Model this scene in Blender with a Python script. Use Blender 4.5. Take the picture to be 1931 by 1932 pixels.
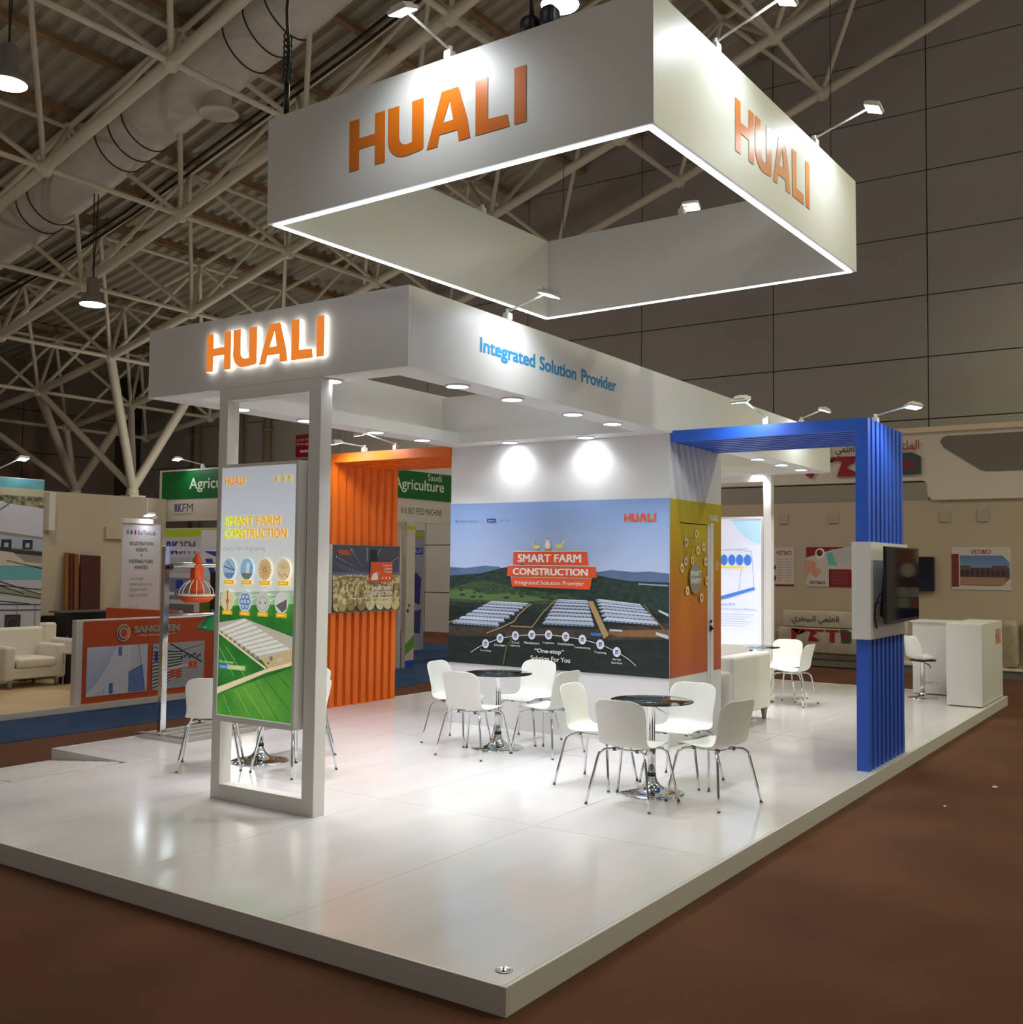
import bpy, math, random
from mathutils import Vector, Matrix
for o in list(bpy.data.objects): bpy.data.objects.remove(o)
SC=bpy.context.scene; COL=SC.collection
random.seed(4)
# ---------------------------------------------------------------- camera
cam_d=bpy.data.cameras.new('camera'); cam=bpy.data.objects.new('camera',cam_d); COL.objects.link(cam)
F_PX=1975.09; YAW,PIT,ROL=0.596009,0.049794,0.010908; CZ=1.85
cam_d.sensor_fit='HORIZONTAL'; cam_d.sensor_width=36.0; cam_d.lens=36.0*F_PX/1931.0
cam_d.clip_start=0.05; cam_d.clip_end=200
fw=Vector((math.cos(YAW)*math.cos(PIT),math.sin(YAW)*math.cos(PIT),math.sin(PIT)))
rt=Vector((math.sin(YAW),-math.cos(YAW),0)); up=rt.cross(fw)
r2=rt*math.cos(ROL)+up*math.sin(ROL); u2=up*math.cos(ROL)-rt*math.sin(ROL)
cam.matrix_world=Matrix(((r2.x,u2.x,-fw.x,-3.88317),(r2.y,u2.y,-fw.y,-2.6426),(r2.z,u2.z,-fw.z,CZ),(0,0,0,1)))
SC.camera=cam
# ---------------------------------------------------------------- view / world
SC.view_settings.view_transform='Standard'; SC.view_settings.look='None'
SC.view_settings.exposure=0.0; SC.view_settings.gamma=1.0; SC.view_settings.use_curve_mapping=False
W=bpy.data.worlds.new('hall_ambient'); SC.world=W; W.use_nodes=True
W.node_tree.nodes['Background'].inputs[0].default_value=(0.285,0.272,0.275,1)
W.node_tree.nodes['Background'].inputs[1].default_value=0.36
def lamp(kind,loc,energy,color,parent=None,aim=None,size=.1,angle=None,blend=.5,name='lamp'):
    d=bpy.data.lights.new(name,kind); d.energy=energy; d.color=color
    if kind=='AREA':
        d.shape='DISK'; d.size=size
        if angle: d.spread=math.radians(angle)
    else: d.shadow_soft_size=size
    if kind=='SPOT': d.spot_size=math.radians(angle or 120); d.spot_blend=blend
    o=bpy.data.objects.new(name,d); COL.objects.link(o)
    if parent is not None:
        o.parent=parent; loc=Vector(loc)-WL[parent.name]
    o.location=loc
    if aim is not None: o.rotation_euler=Vector(aim).to_track_quat('-Z','Y').to_euler()
    return o
WL={}
# ---------------------------------------------------------------- materials
def lin(c): return tuple(((v/255)/12.92 if v/255<=.04045 else ((v/255+.055)/1.055)**2.4) for v in c)
MATS={}
def mat(name,rgb,rough=.5,metal=0,emit=0,noise=0,nscale=(8,8,8),ecol=None,trans=0,ior=1.45,bump=0,bscale=200,coat=0,dark=None,spec=None,alpha=1):
    """rgb in sRGB 0..255 of the thing's own colour"""
    if name in MATS: return MATS[name]
    m=bpy.data.materials.new(name); m.use_nodes=True; nt=m.node_tree; b=nt.nodes['Principled BSDF']
    c=lin(rgb); b.inputs['Base Color'].default_value=(*c,1); b.inputs['Roughness'].default_value=rough
    b.inputs['Metallic'].default_value=metal
    if spec is not None: b.inputs['Specular IOR Level'].default_value=spec
    if coat: b.inputs['Coat Weight'].default_value=coat; b.inputs['Coat Roughness'].default_value=.05
    if trans: b.inputs['Transmission Weight'].default_value=trans; b.inputs['IOR'].default_value=ior
    if alpha<1: b.inputs['Alpha'].default_value=alpha
    src=None
    if noise:
        tc=nt.nodes.new('ShaderNodeTexCoord'); mp=nt.nodes.new('ShaderNodeMapping'); nz=nt.nodes.new('ShaderNodeTexNoise')
        mp.inputs['Scale'].default_value=nscale; nz.inputs['Scale'].default_value=1; nz.inputs['Detail'].default_value=5
        nt.links.new(tc.outputs['Object'],mp.inputs[0]); nt.links.new(mp.outputs[0],nz.inputs['Vector'])
        cr=nt.nodes.new('ShaderNodeValToRGB'); cr.color_ramp.elements[0].position=.35; cr.color_ramp.elements[1].position=.65
        d=lin(dark) if dark else tuple(v*(1-noise) for v in c)
        cr.color_ramp.elements[0].color=(*d,1); cr.color_ramp.elements[1].color=(*c,1)
        nt.links.new(nz.outputs['Fac'],cr.inputs[0]); nt.links.new(cr.outputs[0],b.inputs['Base Color']); src=cr.outputs[0]
    if bump:
        tc=nt.nodes.new('ShaderNodeTexCoord'); nz=nt.nodes.new('ShaderNodeTexNoise'); nz.inputs['Scale'].default_value=bscale
        bp=nt.nodes.new('ShaderNodeBump'); bp.inputs['Strength'].default_value=bump; bp.inputs['Distance'].default_value=.01
        nt.links.new(tc.outputs['Object'],nz.inputs['Vector']); nt.links.new(nz.outputs['Fac'],bp.inputs['Height']); nt.links.new(bp.outputs[0],b.inputs['Normal'])
    if emit:
        b.inputs['Emission Strength'].default_value=emit; b.inputs['Emission Color'].default_value=(*(lin(ecol) if ecol else c),1)
        if src and not ecol: nt.links.new(src,b.inputs['Emission Color'])
    MATS[name]=m; return m
def gmat(name,stops,axis=2,emit=0,rough=.5,noise=0,nscale=6,metal=0):
    """printed colour gradient along one generated axis"""
    if name in MATS: return MATS[name]
    m=bpy.data.materials.new(name); m.use_nodes=True; nt=m.node_tree; b=nt.nodes['Principled BSDF']
    tc=nt.nodes.new('ShaderNodeTexCoord'); sp=nt.nodes.new('ShaderNodeSeparateXYZ'); cr=nt.nodes.new('ShaderNodeValToRGB')
    nt.links.new(tc.outputs['Generated'],sp.inputs[0])
    fac=sp.outputs[axis] if axis<3 else None
    if axis==3:
        ad=nt.nodes.new('ShaderNodeMath'); ad.operation='SUBTRACT'; nt.links.new(sp.outputs[0],ad.inputs[0]); nt.links.new(sp.outputs[2],ad.inputs[1])
        mm=nt.nodes.new('ShaderNodeMath'); mm.operation='MULTIPLY_ADD'; mm.inputs[1].default_value=.5; mm.inputs[2].default_value=.5
        nt.links.new(ad.outputs[0],mm.inputs[0]); fac=mm.outputs[0]
    if noise:
        nz=nt.nodes.new('ShaderNodeTexNoise'); nz.inputs['Scale'].default_value=nscale; nz.inputs['Detail'].default_value=4
        nt.links.new(tc.outputs['Object'],nz.inputs['Vector'])
        m1=nt.nodes.new('ShaderNodeMath'); m1.operation='MULTIPLY_ADD'; m1.inputs[1].default_value=noise; nt.links.new(nz.outputs['Fac'],m1.inputs[0])
        m2=nt.nodes.new('ShaderNodeMath'); m2.operation='SUBTRACT'; m2.inputs[1].default_value=noise*.5; nt.links.new(fac,m2.inputs[0])
        nt.links.new(m2.outputs[0],m1.inputs[2]); fac=m1.outputs[0]
    nt.links.new(fac,cr.inputs[0]); e=cr.color_ramp.elements
    while len(e)<len(stops): e.new(.5)
    for k,(p,c) in enumerate(stops): e[k].position=p; e[k].color=(*lin(c),1)
    nt.links.new(cr.outputs[0],b.inputs['Base Color']); b.inputs['Roughness'].default_value=rough; b.inputs['Metallic'].default_value=metal
    if emit: nt.links.new(cr.outputs[0],b.inputs['Emission Color']); b.inputs['Emission Strength'].default_value=emit
    MATS[name]=m; return m
def pm(rgb,emit=0):      # flat print ink
    return mat('ink_%d_%d_%d_%d'%(*rgb,int(emit*100)),rgb,.55,emit=emit)
WHITE=mat('white_laminate',(226,223,217),.42)
WHITEW=mat('white_wall_paint',(228,226,224),.55)
CHROME=mat('chrome',(225,225,225),.07,1)
STEEL=mat('brushed_steel',(205,203,198),.22,1)
PLASTIC=mat('white_shell_plastic',(236,235,228),.38)
BLACK=mat('black_plastic',(16,16,18),.4)
ORANGE=mat('orange_paint',(236,112,16),.42)
BLUE=mat('blue_paint',(40,92,200),.42)
# ---------------------------------------------------------------- mesh helpers
class G:
    def __init__(s): s.v=[];s.f=[];s.m=[];s.mats=[];s.sm=[]
    def mi(s,m):
        if m not in s.mats: s.mats.append(m)
        return s.mats.index(m)
    def add(s,v,f,m,smooth=False):
        n=len(s.v); s.v+= [tuple(p) for p in v]; k=s.mi(m)
        for q in f: s.f.append(tuple(i+n for i in q)); s.m.append(k); s.sm.append(smooth)
    def box(s,x0,x1,y0,y1,z0,z1,m,M=None):
        x0,x1=min(x0,x1),max(x0,x1);y0,y1=min(y0,y1),max(y0,y1);z0,z1=min(z0,z1),max(z0,z1)
        v=[(x,y,z) for z in(z0,z1) for x,y in((x0,y0),(x1,y0),(x1,y1),(x0,y1))]
        if M: v=[M@Vector(p) for p in v]
        s.add(v,[(3,2,1,0),(4,5,6,7),(0,1,5,4),(1,2,6,5),(2,3,7,6),(3,0,4,7)],m)
    def rbox(s,x0,x1,y0,y1,z0,z1,r,m,seg=3,M=None):
        """box with rounded edges"""
        cx,cy,cz=(x0+x1)/2,(y0+y1)/2,(z0+z1)/2; hx,hy,hz=(x1-x0)/2-r,(y1-y0)/2-r,(z1-z0)/2-r
        st=[];n=seg
        lat=[-math.pi/2+math.pi*k/(2*n+1) if False else None for k in range(0)]
        ths=[-math.pi/2+ (math.pi/2)*k/n for k in range(n+1)]+[(math.pi/2)*k/n for k in range(n+1)]
        rows=[]
        for ti,th in enumerate(ths):
            sz=-1 if ti<=n else 1; row=[]
            for q in range(4):
                sx,sy=((1,1),(-1,1),(-1,-1),(1,-1))[q]
                for k in range(n+1):
                    ph=q*math.pi/2+(math.pi/2)*k/n
                    p=(cx+sx*hx+r*math.cos(th)*math.cos(ph),cy+sy*hy+r*math.cos(th)*math.sin(ph),cz+sz*hz+r*math.sin(th))
                    row.append(M@Vector(p) if M else p)
            rows.append(row)
        v=[p for row in rows for p in row]; c=4*(n+1); f=[]
        for a in range(len(rows)-1):
            for b in range(c): f.append((a*c+b,a*c+(b+1)%c,(a+1)*c+(b+1)%c,(a+1)*c+b))
        f.append(tuple(range(c-1,-1,-1))); f.append(tuple((len(rows)-1)*c+i for i in range(c)))
        s.add(v,f,m,True)
    def tube(s,pts,r,m,n=8,caps=True,closed=False,r2=None):
        pts=[Vector(p) for p in pts]; N=len(pts); rings=[]
        pr=None
        for i,p in enumerate(pts):
            if closed: t=pts[(i+1)%N]-pts[i-1]
            else: t=(pts[min(i+1,N-1)]-pts[max(i-1,0)])
            t.normalize()
            if pr is None:
                a=Vector((0,0,1)) if abs(t.z)<.9 else Vector((1,0,0)); pr=t.cross(a).normalized()
            pr=(pr-t*pr.dot(t)).normalized(); q=t.cross(pr)
            rr=r if r2 is None else r+(r2-r)*i/(N-1)
            rings.append([p+pr*rr*math.cos(2*math.pi*k/n)+q*rr*math.sin(2*math.pi*k/n) for k in range(n)])
        v=[p for R in rings for p in R]; f=[]
        for i in range(N if closed else N-1):
            j=(i+1)%N
            for k in range(n): f.append((i*n+k,i*n+(k+1)%n,j*n+(k+1)%n,j*n+k))
        if caps and not closed: f.append(tuple(range(n-1,-1,-1))); f.append(tuple((N-1)*n+k for k in range(n)))
        s.add(v,f,m,True)
    def lathe(s,prof,m,n=32,c=(0,0,0),M=None,smooth=True):
        v=[];f=[]
        for r,z in prof:
            for k in range(n):
                p=Vector((c[0]+r*math.cos(2*math.pi*k/n),c[1]+r*math.sin(2*math.pi*k/n),c[2]+z)); v.append(M@p if M else p)
        for i in range(len(prof)-1):
            for k in range(n): f.append((i*n+k,i*n+(k+1)%n,(i+1)*n+(k+1)%n,(i+1)*n+k))
        if prof[0][0]>1e-4: f.append(tuple(range(n-1,-1,-1)))
        if prof[-1][0]>1e-4: f.append(tuple((len(prof)-1)*n+k for k in range(n)))
        s.add(v,f,m,smooth)
    def prism(s,poly,o,u,v,d,m,side=None,back=True):
        """poly in (u,v) metres extruded along -n by d (front face at o plane)"""
        o,u,v=Vector(o),Vector(u),Vector(v); n=u.cross(v)
        a=sum(poly[i][0]*poly[(i+1)%len(poly)][1]-poly[(i+1)%len(poly)][0]*poly[i][1] for i in range(len(poly)))
        if a<0: poly=poly[::-1]
        k=len(poly); F=[o+u*p[0]+v*p[1] for p in poly]; B=[p-n*d for p in F]
        s.add(F+B,[tuple(range(k))],m)
        s.add(F+B,[(i,i+k,(i+1)%k+k,(i+1)%k) for i in range(k)]+([tuple(range(2*k-1,k-1,-1))] if back else []),side or m)
    def build(s,name,parent=None,bevel=0,loc=None):
        me=bpy.data.meshes.new(name); base=WL[parent.name] if parent is not None else Vector(loc or (0,0,0))
        me.from_pydata([tuple(Vector(p)-base) for p in s.v],[],s.f)
        for m in s.mats: me.materials.append(m)
        me.polygons.foreach_set('material_index',s.m); me.polygons.foreach_set('use_smooth',s.sm); me.update()
        o=bpy.data.objects.new(name,me); COL.objects.link(o)
        if parent is not None: o.parent=parent
        else: o.location=base
        WL[o.name]=base
        if bevel:
            b=o.modifiers.new('edge','BEVEL'); b.width=bevel; b.segments=2; b.limit_method='ANGLE'; b.angle_limit=.6
        return o
def P(name,parent,fn,bevel=0):
    g=G(); fn(g); return g.build(name,parent,bevel)
def BX(name,parent,b,m,bevel=0):
    g=G(); g.box(*b,m); return g.build(name,parent,bevel)
def thing(name,loc,label,cat,group=None,rz=0):
    o=bpy.data.objects.new(name,None); COL.objects.link(o); o.location=loc; o.rotation_euler=(0,0,rz); o.empty_display_size=.1
    o['label']=label; o['category']=cat
    if group: o['group']=group
    WL[o.name]=Vector(loc) if rz==0 else Vector((0,0,0))
    return o
def tag(o,label,cat,group=None):
    o['label']=label;o['category']=cat
    if group:o['group']=group
    return o
def struct(o): o['kind']='structure'; return o
# text ------------------------------------------------------------------
TX={}
def text_geo(s,bold=0.0):
    k=(s,bold)
    if k in TX: return TX[k]
    c=bpy.data.curves.new('t','FONT'); c.body=s; c.size=1; c.offset=bold; c.resolution_u=3
    o=bpy.data.objects.new('t',c); COL.objects.link(o)
    dg=bpy.context.evaluated_depsgraph_get(); me=bpy.data.meshes.new_from_object(o.evaluated_get(dg))
    v=[tuple(p.co) for p in me.vertices]; f=[tuple(p.vertices) for p in me.polygons]
    bpy.data.objects.remove(o); bpy.data.curves.remove(c); bpy.data.meshes.remove(me)
    if v:
        x0=min(p[0] for p in v); y0=min(p[1] for p in v); x1=max(p[0] for p in v); y1=max(p[1] for p in v)
        v=[((p[0]-x0)/(x1-x0),(p[1]-y0)/(y1-y0)) for p in v]; asp=(x1-x0)/(y1-y0)
    else: asp=1
    TX[k]=(v,f,asp); return TX[k]
class Print:
    """stacked flat ink layers on a plane; metres from lower-left corner"""
    def __init__(s,o,u,v): s.o,s.u,s.v=Vector(o),Vector(u),Vector(v); s.n=s.u.cross(s.v); s.g=G(); s.L=0
    def up(s): s.L+=1
    def pt(s,x,y): return s.o+s.u*x+s.v*y+s.n*(.0012+.0007*s.L)
    def poly(s,pts,m,up=True):
        a=sum(pts[i][0]*pts[(i+1)%len(pts)][1]-pts[(i+1)%len(pts)][0]*pts[i][1] for i in range(len(pts)))
        if a<0: pts=pts[::-1]
        s.g.add([s.pt(*p) for p in pts],[tuple(range(len(pts)))],m)
        s.L+=1 if up else .03
    def rect(s,x0,y0,x1,y1,m,up=True): s.poly([(x0,y0),(x1,y0),(x1,y1),(x0,y1)],m,up)
    def disc(s,x,y,rx,m,ry=None,n=20,up=True): s.poly([(x+rx*math.cos(2*math.pi*k/n),y+(ry or rx)*math.sin(2*math.pi*k/n)) for k in range(n)],m,up)
    def line(s,pts,w,m,up=True):
        for a,b in zip(pts[:-1],pts[1:]):
            d=Vector((b[0]-a[0],b[1]-a[1])); 
            if d.length<1e-6: continue
            d.normalize(); q=Vector((-d.y,d.x))*w/2; e=d*w*.3
            s.poly([(a[0]+q.x-e.x,a[1]+q.y-e.y),(a[0]-q.x-e.x,a[1]-q.y-e.y),(b[0]-q.x+e.x,b[1]-q.y+e.y),(b[0]+q.x+e.x,b[1]+q.y+e.y)],m,False)
        if up: s.L+=1
    def ring(s,x,y,r,w,m,ry=None,n=28,a0=0,a1=2*math.pi):
        s.line([(x+r*math.cos(a0+(a1-a0)*k/n),y+(ry or r)*math.sin(a0+(a1-a0)*k/n)) for k in range(n+1)],w,m)
    def text(s,t,x0,y0,x1,y1,m,bold=.01,up=True):
        v,f,a=text_geo(t,0.0); w=(x1-x0)/max(len(t),1)*bold*1.6; hh=(y1-y0)*bold*.6
        for dx,dy in ([(0,0)] if bold<.004 else [(-w,-hh),(w,-hh),(-w,hh),(w,hh),(0,0)]):
            s.g.add([s.pt(x0+w+(x1-x0-2*w)*p[0]+dx,y0+hh+(y1-y0-2*hh)*p[1]+dy) for p in v],f,m); s.L+=.02
        if up: s.L+=1
    def glyphs(s,gl,x0,y0,w,h,m):
        for poly,hole in gl:
            s.fill(poly,hole,x0,y0,w,h,m)
        s.L+=1
    def fill(s,poly,hole,x0,y0,w,h,m):
        for q in poly: s.poly([(x0+a*w,y0+b*h) for a,b in q],m,False)
    def build(s,name,parent): return s.g.build(name,parent)
# letters H U A L I as convex pieces in unit box (u 0..1 over the whole word, v 0..1)
def arc(cx,cy,rx,ry,a0,a1,n=8): return [(cx+rx*math.cos(math.radians(a0+(a1-a0)*k/n)),cy+ry*math.sin(math.radians(a0+(a1-a0)*k/n))) for k in range(n+1)]
def upoly():
    out=[(.240,1),(.308,1),(.308,.42)]+[(x,y) for x,y in arc(.352,.40,.044,.18,180,270)][1:]+[(.383,.23),(.383,1),(.450,1),(.450,.06),(.43,.03)]+arc(.345,.36,.105,.36,270,180)[:]
    return out
HU={'H':[(0,0),(.062,0),(.062,.40),(.160,.40),(.160,0),(.222,0),(.222,1),(.160,1),(.160,.61),(.062,.61),(.062,1),(0,1)],
    'U':upoly(),
    'A':[(.468,0),(.528,0),(.540,.21),(.640,.21),(.648,0),(.710,0),(.695,.35),(.645,1),(.553,1)],
    'Ah':[(.559,.42),(.617,.42),(.597,.80)],
    'L':[(.738,0),(.915,0),(.905,.225),(.803,.24),(.803,1),(.738,1)],
    'I':[(.940,0),(1,0),(1,1),(.940,1)]}
def word_letter(g,ch,o,u,v,w,h,d,m,side=None):
    """extruded logo letter, tessellated"""
    from mathutils.geometry import tessellate_polygon
    o,u,v=Vector(o),Vector(u),Vector(v); n=u.cross(v)
    loops=[HU[ch]]+([HU['Ah']] if ch=='A' else [])
    L=[[Vector((a*w,b*h,0)) for a,b in lp] for lp in loops]
    tri=tessellate_polygon(L); flat=[p for lp in L for p in lp]
    F=[o+u*p.x+v*p.y+n*d for p in flat]; B=[p-n*d for p in F]
    fs=[]
    for t in tri:
        a=flat[t[0]];b=flat[t[1]];c=flat[t[2]]
        fs.append(t if (b-a).cross(c-a).z>0 else t[::-1])
    g.add(F,fs,m)
    if d>0.0035:
        k=0
        for lp in L:
            m_=len(lp); g.add([F[k+i] for i in range(m_)]+[B[k+i] for i in range(m_)],[(i,(i+1)%m_,(i+1)%m_+m_,i+m_) for i in range(m_)],side or m); k+=m_
def logo(pr,x0,y0,x1,y1,m):
    for ch in 'HUALI': word_letter(pr.g,ch,pr.pt(x0,y0),pr.u,pr.v,x1-x0,y1-y0,0,m)
    pr.L+=1
SIDE_A=((0,-1,0),(0,0,1))      # plane facing -X, u runs to -Y
SIDE_B=((1,0,0),(0,0,1))       # plane facing -Y, u runs to +X
Z1=3.218; Z2=3.79; MH=-.128
# ================================================================ THE HALL
CARPET=mat('brown_carpet',(102,59,30),.95,noise=.35,nscale=(.9,.9,.9),dark=(84,47,23),bump=.6,bscale=260)
BLUEC=mat('blue_carpet',(28,66,112),.95,noise=.3,nscale=(2,2,2),bump=.5,bscale=260)
WALLP=mat('hall_wall_panel',(188,181,172),.6,noise=.1,nscale=(.3,.3,.3))
WALLD=mat('wall_joint',(60,54,48),.8)
DARKW=mat('end_wall_panel',(140,124,110),.7,noise=.12,nscale=(.3,.3,.3))
DECK=mat('roof_deck',(196,190,170),.6,noise=.12,nscale=(.5,.5,.5))
PURL=mat('purlin',(176,142,104),.6,noise=.25,nscale=(2,2,2))
TUBE=mat('truss_paint',(240,232,210),.45,noise=.12,nscale=(1.5,1.5,1.5))
g=G(); g.box(-9,20,-9,30,MH-.05,MH,CARPET); fl=struct(g.build('floor'))
# carpet runners laid on the hall floor are their own things
g=G(); g.box(-6,9.4,8.2,9.67,MH,MH+.006,BLUEC); tag(g.build('carpet_runner'),'long blue carpet strip between the brown aisle and the orange booth platform','carpet','blue carpet strips')
g=G(); g.box(9.4,16.5,8.3,15.5,MH,MH+.007,BLUEC); tag(g.build('carpet_runner'),'blue carpet inside the green fascia booth seen through the orange portal','carpet','blue carpet strips')
# right wall (X=20) of big cladding panels, joints recessed
wr=G(); wr.box(20.05,20.2,-9,32,MH,21,WALLD); wr=struct(wr.build('wall_right'))
pme=None
ys=[-7.9,-4.4,-.9,2.6,6.1,9.6,13.1,16.6,20.1,23.6,27.1,30]
zs=[MH]+[.42+1.33*k+ .0 for k in range(1,11)]
zs=[MH,1.02,2.39,3.76,5.13,6.5,7.87,9.24,10.66,12.03,13.4,14.77,16.14,17.5,18.9,20.3]
def panel_mesh(w,h,t,m,axis):
    k=('pm',round(w,3),round(h,3),t,m.name,axis)
    if k in TX: return TX[k]
    g=G()
    if axis=='x': g.box(-t,0,0,w,0,h,m)
    else: g.box(0,w,-t,0,0,h,m)
    me=bpy.data.meshes.new('panel'); me.from_pydata(g.v,[],g.f); me.materials.append(m); TX[k]=me; return me
for a in range(len(ys)-1):
    for b in range(len(zs)-1):
        o=bpy.data.objects.new('wall_panel',panel_mesh(ys[a+1]-ys[a]-.025,zs[b+1]-zs[b]-.025,.05,WALLP,'x')); COL.objects.link(o)
        o.parent=wr; o.location=(20.06,ys[a],zs[b])
wb=G(); wb.box(-9,20,30.05,30.2,MH,10,WALLD); wb=struct(wb.build('wall_back'))
xs=[-9+3.5*k for k in range(9)]
zb=[MH,1.2,2.6,4.0,5.4,6.8,9.8]
for a in range(8):
    for b in range(6):
        o=bpy.data.objects.new('wall_panel',panel_mesh((min(xs[a+1],20)-xs[a])-.03,zb[b+1]-zb[b]-.03,.05,DARKW,'y')); COL.objects.link(o)
        o.parent=wb; o.location=(xs[a],30.06,zb[b])
# roof -----------------------------------------------------------
AX=3.0; X0=6.7365
LO={-5:(-6.6,18.0-1.85),-4:(-3.0,15.0-1.85),-3:(.957,11.85),-2:(4.497,10.50),-1:(7.953,9.215),0:(11.348,8.087),1:(14.861,7.064),2:(18.186,6.089),3:(21.406,5.317),4:(24.66,4.68),5:(27.96,4.2)}
def NP(i,j,h=0):
    j0=min(max(math.floor(j),-5),5); t=j-j0; q=LO[j0]; r=LO[min(j0+1,5)]
    return Vector((X0+i*AX,q[0]*(1-t)+r[0]*t,CZ+q[1]*(1-t)+r[1]*t+h))
UH=2.15
unit=G(); unit.tube([(0,0,0),(0,0,1)],1,TUBE,8); ume=bpy.data.meshes.new('tube_piece'); ume.from_pydata(unit.v,[],unit.f); ume.materials.append(TUBE)
ume.polygons.foreach_set('use_smooth',[True]*8+[False]*2)
un=G(); un.lathe([(0,-1),(.6,-.8),(.95,-.3),(.95,.3),(.6,.8),(0,1)],TUBE,8); nme=bpy.data.meshes.new('ball_node'); nme.from_pydata(un.v,[],un.f); nme.materials.append(TUBE)
frame=thing('roof_space_frame',(X0,11,8),'cream painted tubular space frame of balls and struts carrying the sloping metal roof','roof truss')
FB=Vector((X0,11,8))
def strut(name,a,b,r,par=None,base=None):
    a,b=Vector(a),Vector(b); d=b-a; o=bpy.data.objects.new(name,ume); COL.objects.link(o); o.parent=par or frame
    o.matrix_local=Matrix.Translation(a-(base or FB))@d.to_track_quat('Z','Y').to_matrix().to_4x4()@Matrix.Diagonal((r,r,d.length,1))
    return o
def ball(p,r,par=None):
    o=bpy.data.objects.new('ball_joint',nme); COL.objects.link(o); o.parent=par or frame; o.location=Vector(p)-FB; o.scale=(r,r,r)
I0,I1,J0,J1=-3,4,-3,5
for i in range(I0,I1+1):
    for j in range(J0,J1+1):
        p=NP(i,j); ball(p,.17)
        if j<J1: strut('lower_chord',p,NP(i,j+1),.105)
        if i<I1: strut('cross_chord',p,NP(i+1,j),.055)
        # web struts from the four top joints round it
        for di in (-.5,.5):
            for dj in (-.5,.5):
                if I0<=i+di<=I1 and J0<=j+dj<=J1 and i>=-2: strut('web_strut',p,NP(i+di,j+dj,UH),.052)
        if i<I1 and j<J1:
            q=NP(i+.5,j+.5,UH); ball(q,.12)
            if i+1<I1: strut('upper_chord',q,NP(i+1.5,j+.5,UH),.05)
            if j+1<J1: strut('upper_chord',q,NP(i+.5,j+1.5,UH),.06)
# inverted pyramids on concrete piers
CONC=mat('concrete',(150,140,126),.8,noise=.2,nscale=(4,4,4))
for n,(px,py,pz,c) in enumerate([(14.24,22.4,3.83,((2,3),(3,3),(2,4),(3,4))),(15.7,27.3,4.05,((2,4),(3,4),(2,5),(3,5))),(5.24,22.4,3.83,((-1,3),(0,3),(-1,4),(0,4)))]):
    t=thing('concrete_pier',(px,py,MH),['square concrete pier with steel shoe behind the beige wall','farther square concrete pier near the dark end wall','square concrete pier behind the big farm banner'][n],'pier')
    BX('shaft',t,(px-.3,px+.3,py-.3,py+.3,MH,pz-.25),CONC,.02)
    P('steel_shoe',t,lambda g:(g.box(px-.25,px+.25,py-.25,py+.25,pz-.25,pz-.19,TUBE),g.lathe([(.18,-.19),(.16,0),(.05,.08)],TUBE,12,(px,py,pz))))
    for ij in c: strut('raker_strut',(px,py,pz),NP(*ij),.13 if ij[1]==c[0][1] else .10)
# roof deck: corrugated sheet following the slope
def deck():
    g=G(); pitch=.36; x=-9.0; prof=[]
    while x<20.2: prof+= [(x,0),(x+.12,0),(x+.16,.11),(x+.32,.11)]; x+=pitch
    js=[-5,-4,-3,-2,-1,0,1,2,3,4,5]; rows=[]
    for j in js:
        y,z=LO[j]; zz=CZ+z+UH+.42
        rows.append([(px,y+(1.0 if j==5 else 0)*2.4,zz+dz-(.25 if j==5 else 0)) for px,dz in prof])
    n=len(prof); v=[p for r in rows for p in r]; f=[]
    for a in range(len(rows)-1):
        for b in range(n-1): f.append((a*n+b,(a+1)*n+b,(a+1)*n+b+1,a*n+b+1))
    g.add(v,f,DECK); return struct(g.build('ceiling'))
ceil=deck()
for j in [k+.5 for k in range(-4,5)]+[-.0,1,2,-1]:
    p=NP(0,j,UH+.28); q=p.copy()
    g=G(); g.box(-9,20,p.y-.03,p.y+.03,p.z-.02,p.z+.12,PURL); g.box(-9,20,p.y-.08,p.y+.08,p.z-.03,p.z-.015,PURL)
    o=g.build('purlin',None); o.parent=ceil
# duct --------------------------------------------------------------
DUCTM=mat('duct_foil_wrap',(244,240,228),.45,noise=.10,nscale=(2,2,6),metal=0,bump=.5,bscale=30)
BAND=mat('duct_band',(46,42,40),.5)
dpath=[NP(.7,-3+.25*k,1.55) for k in range(33)]
duct=thing('air_duct',dpath[12],'fat foil-wrapped ventilation duct running down the slope inside the roof frame','duct')
P('duct_pipe',duct,lambda g:g.tube(dpath,.55,DUCTM,28))
def pathpt(s):
    k=int(s); t=s-k; return dpath[k].lerp(dpath[k+1],t), (dpath[k+1]-dpath[k]).normalized()
for s in (0.3,3.9,4.4,4.9,7.6,8.1,8.6,11.5,12.1,12.7,16.0,16.5,17,19.8,20.3,24,24.6):
    c,d=pathpt(s); a=d.cross(Vector((1,0,0))).normalized(); b=d.cross(a)
    P('duct_band',duct,lambda g:g.tube([c+(a*math.cos(t*math.pi/14)+b*math.sin(t*math.pi/14))*.558 for t in range(28)],.014,BAND,6,closed=True))
c,d=pathpt(13.6); dc=Vector((c.x+.05,c.y,c.z-.5))
P('diffuser',duct,lambda g:(g.lathe([(.24,.25),(.24,-.28),(.36,-.34),(.38,-.37),(.34,-.38),(.18,-.33),(0,-.36)],DUCTM,24,dc)))
# conduits along the roof frame
g=G()
for j in (-.9,.12,1.1): 
    pass
cb=thing('cable_run',(6.7,9,10),'dark twin cable run clipped under the roof struts','cable')
P('cable',cb,lambda g:[g.tube([NP(i,j,1.95) for j in (-3,-2,-1,0,1,2,3,4)],.03,BAND,6) for i in (1.35,1.42)])
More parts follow.
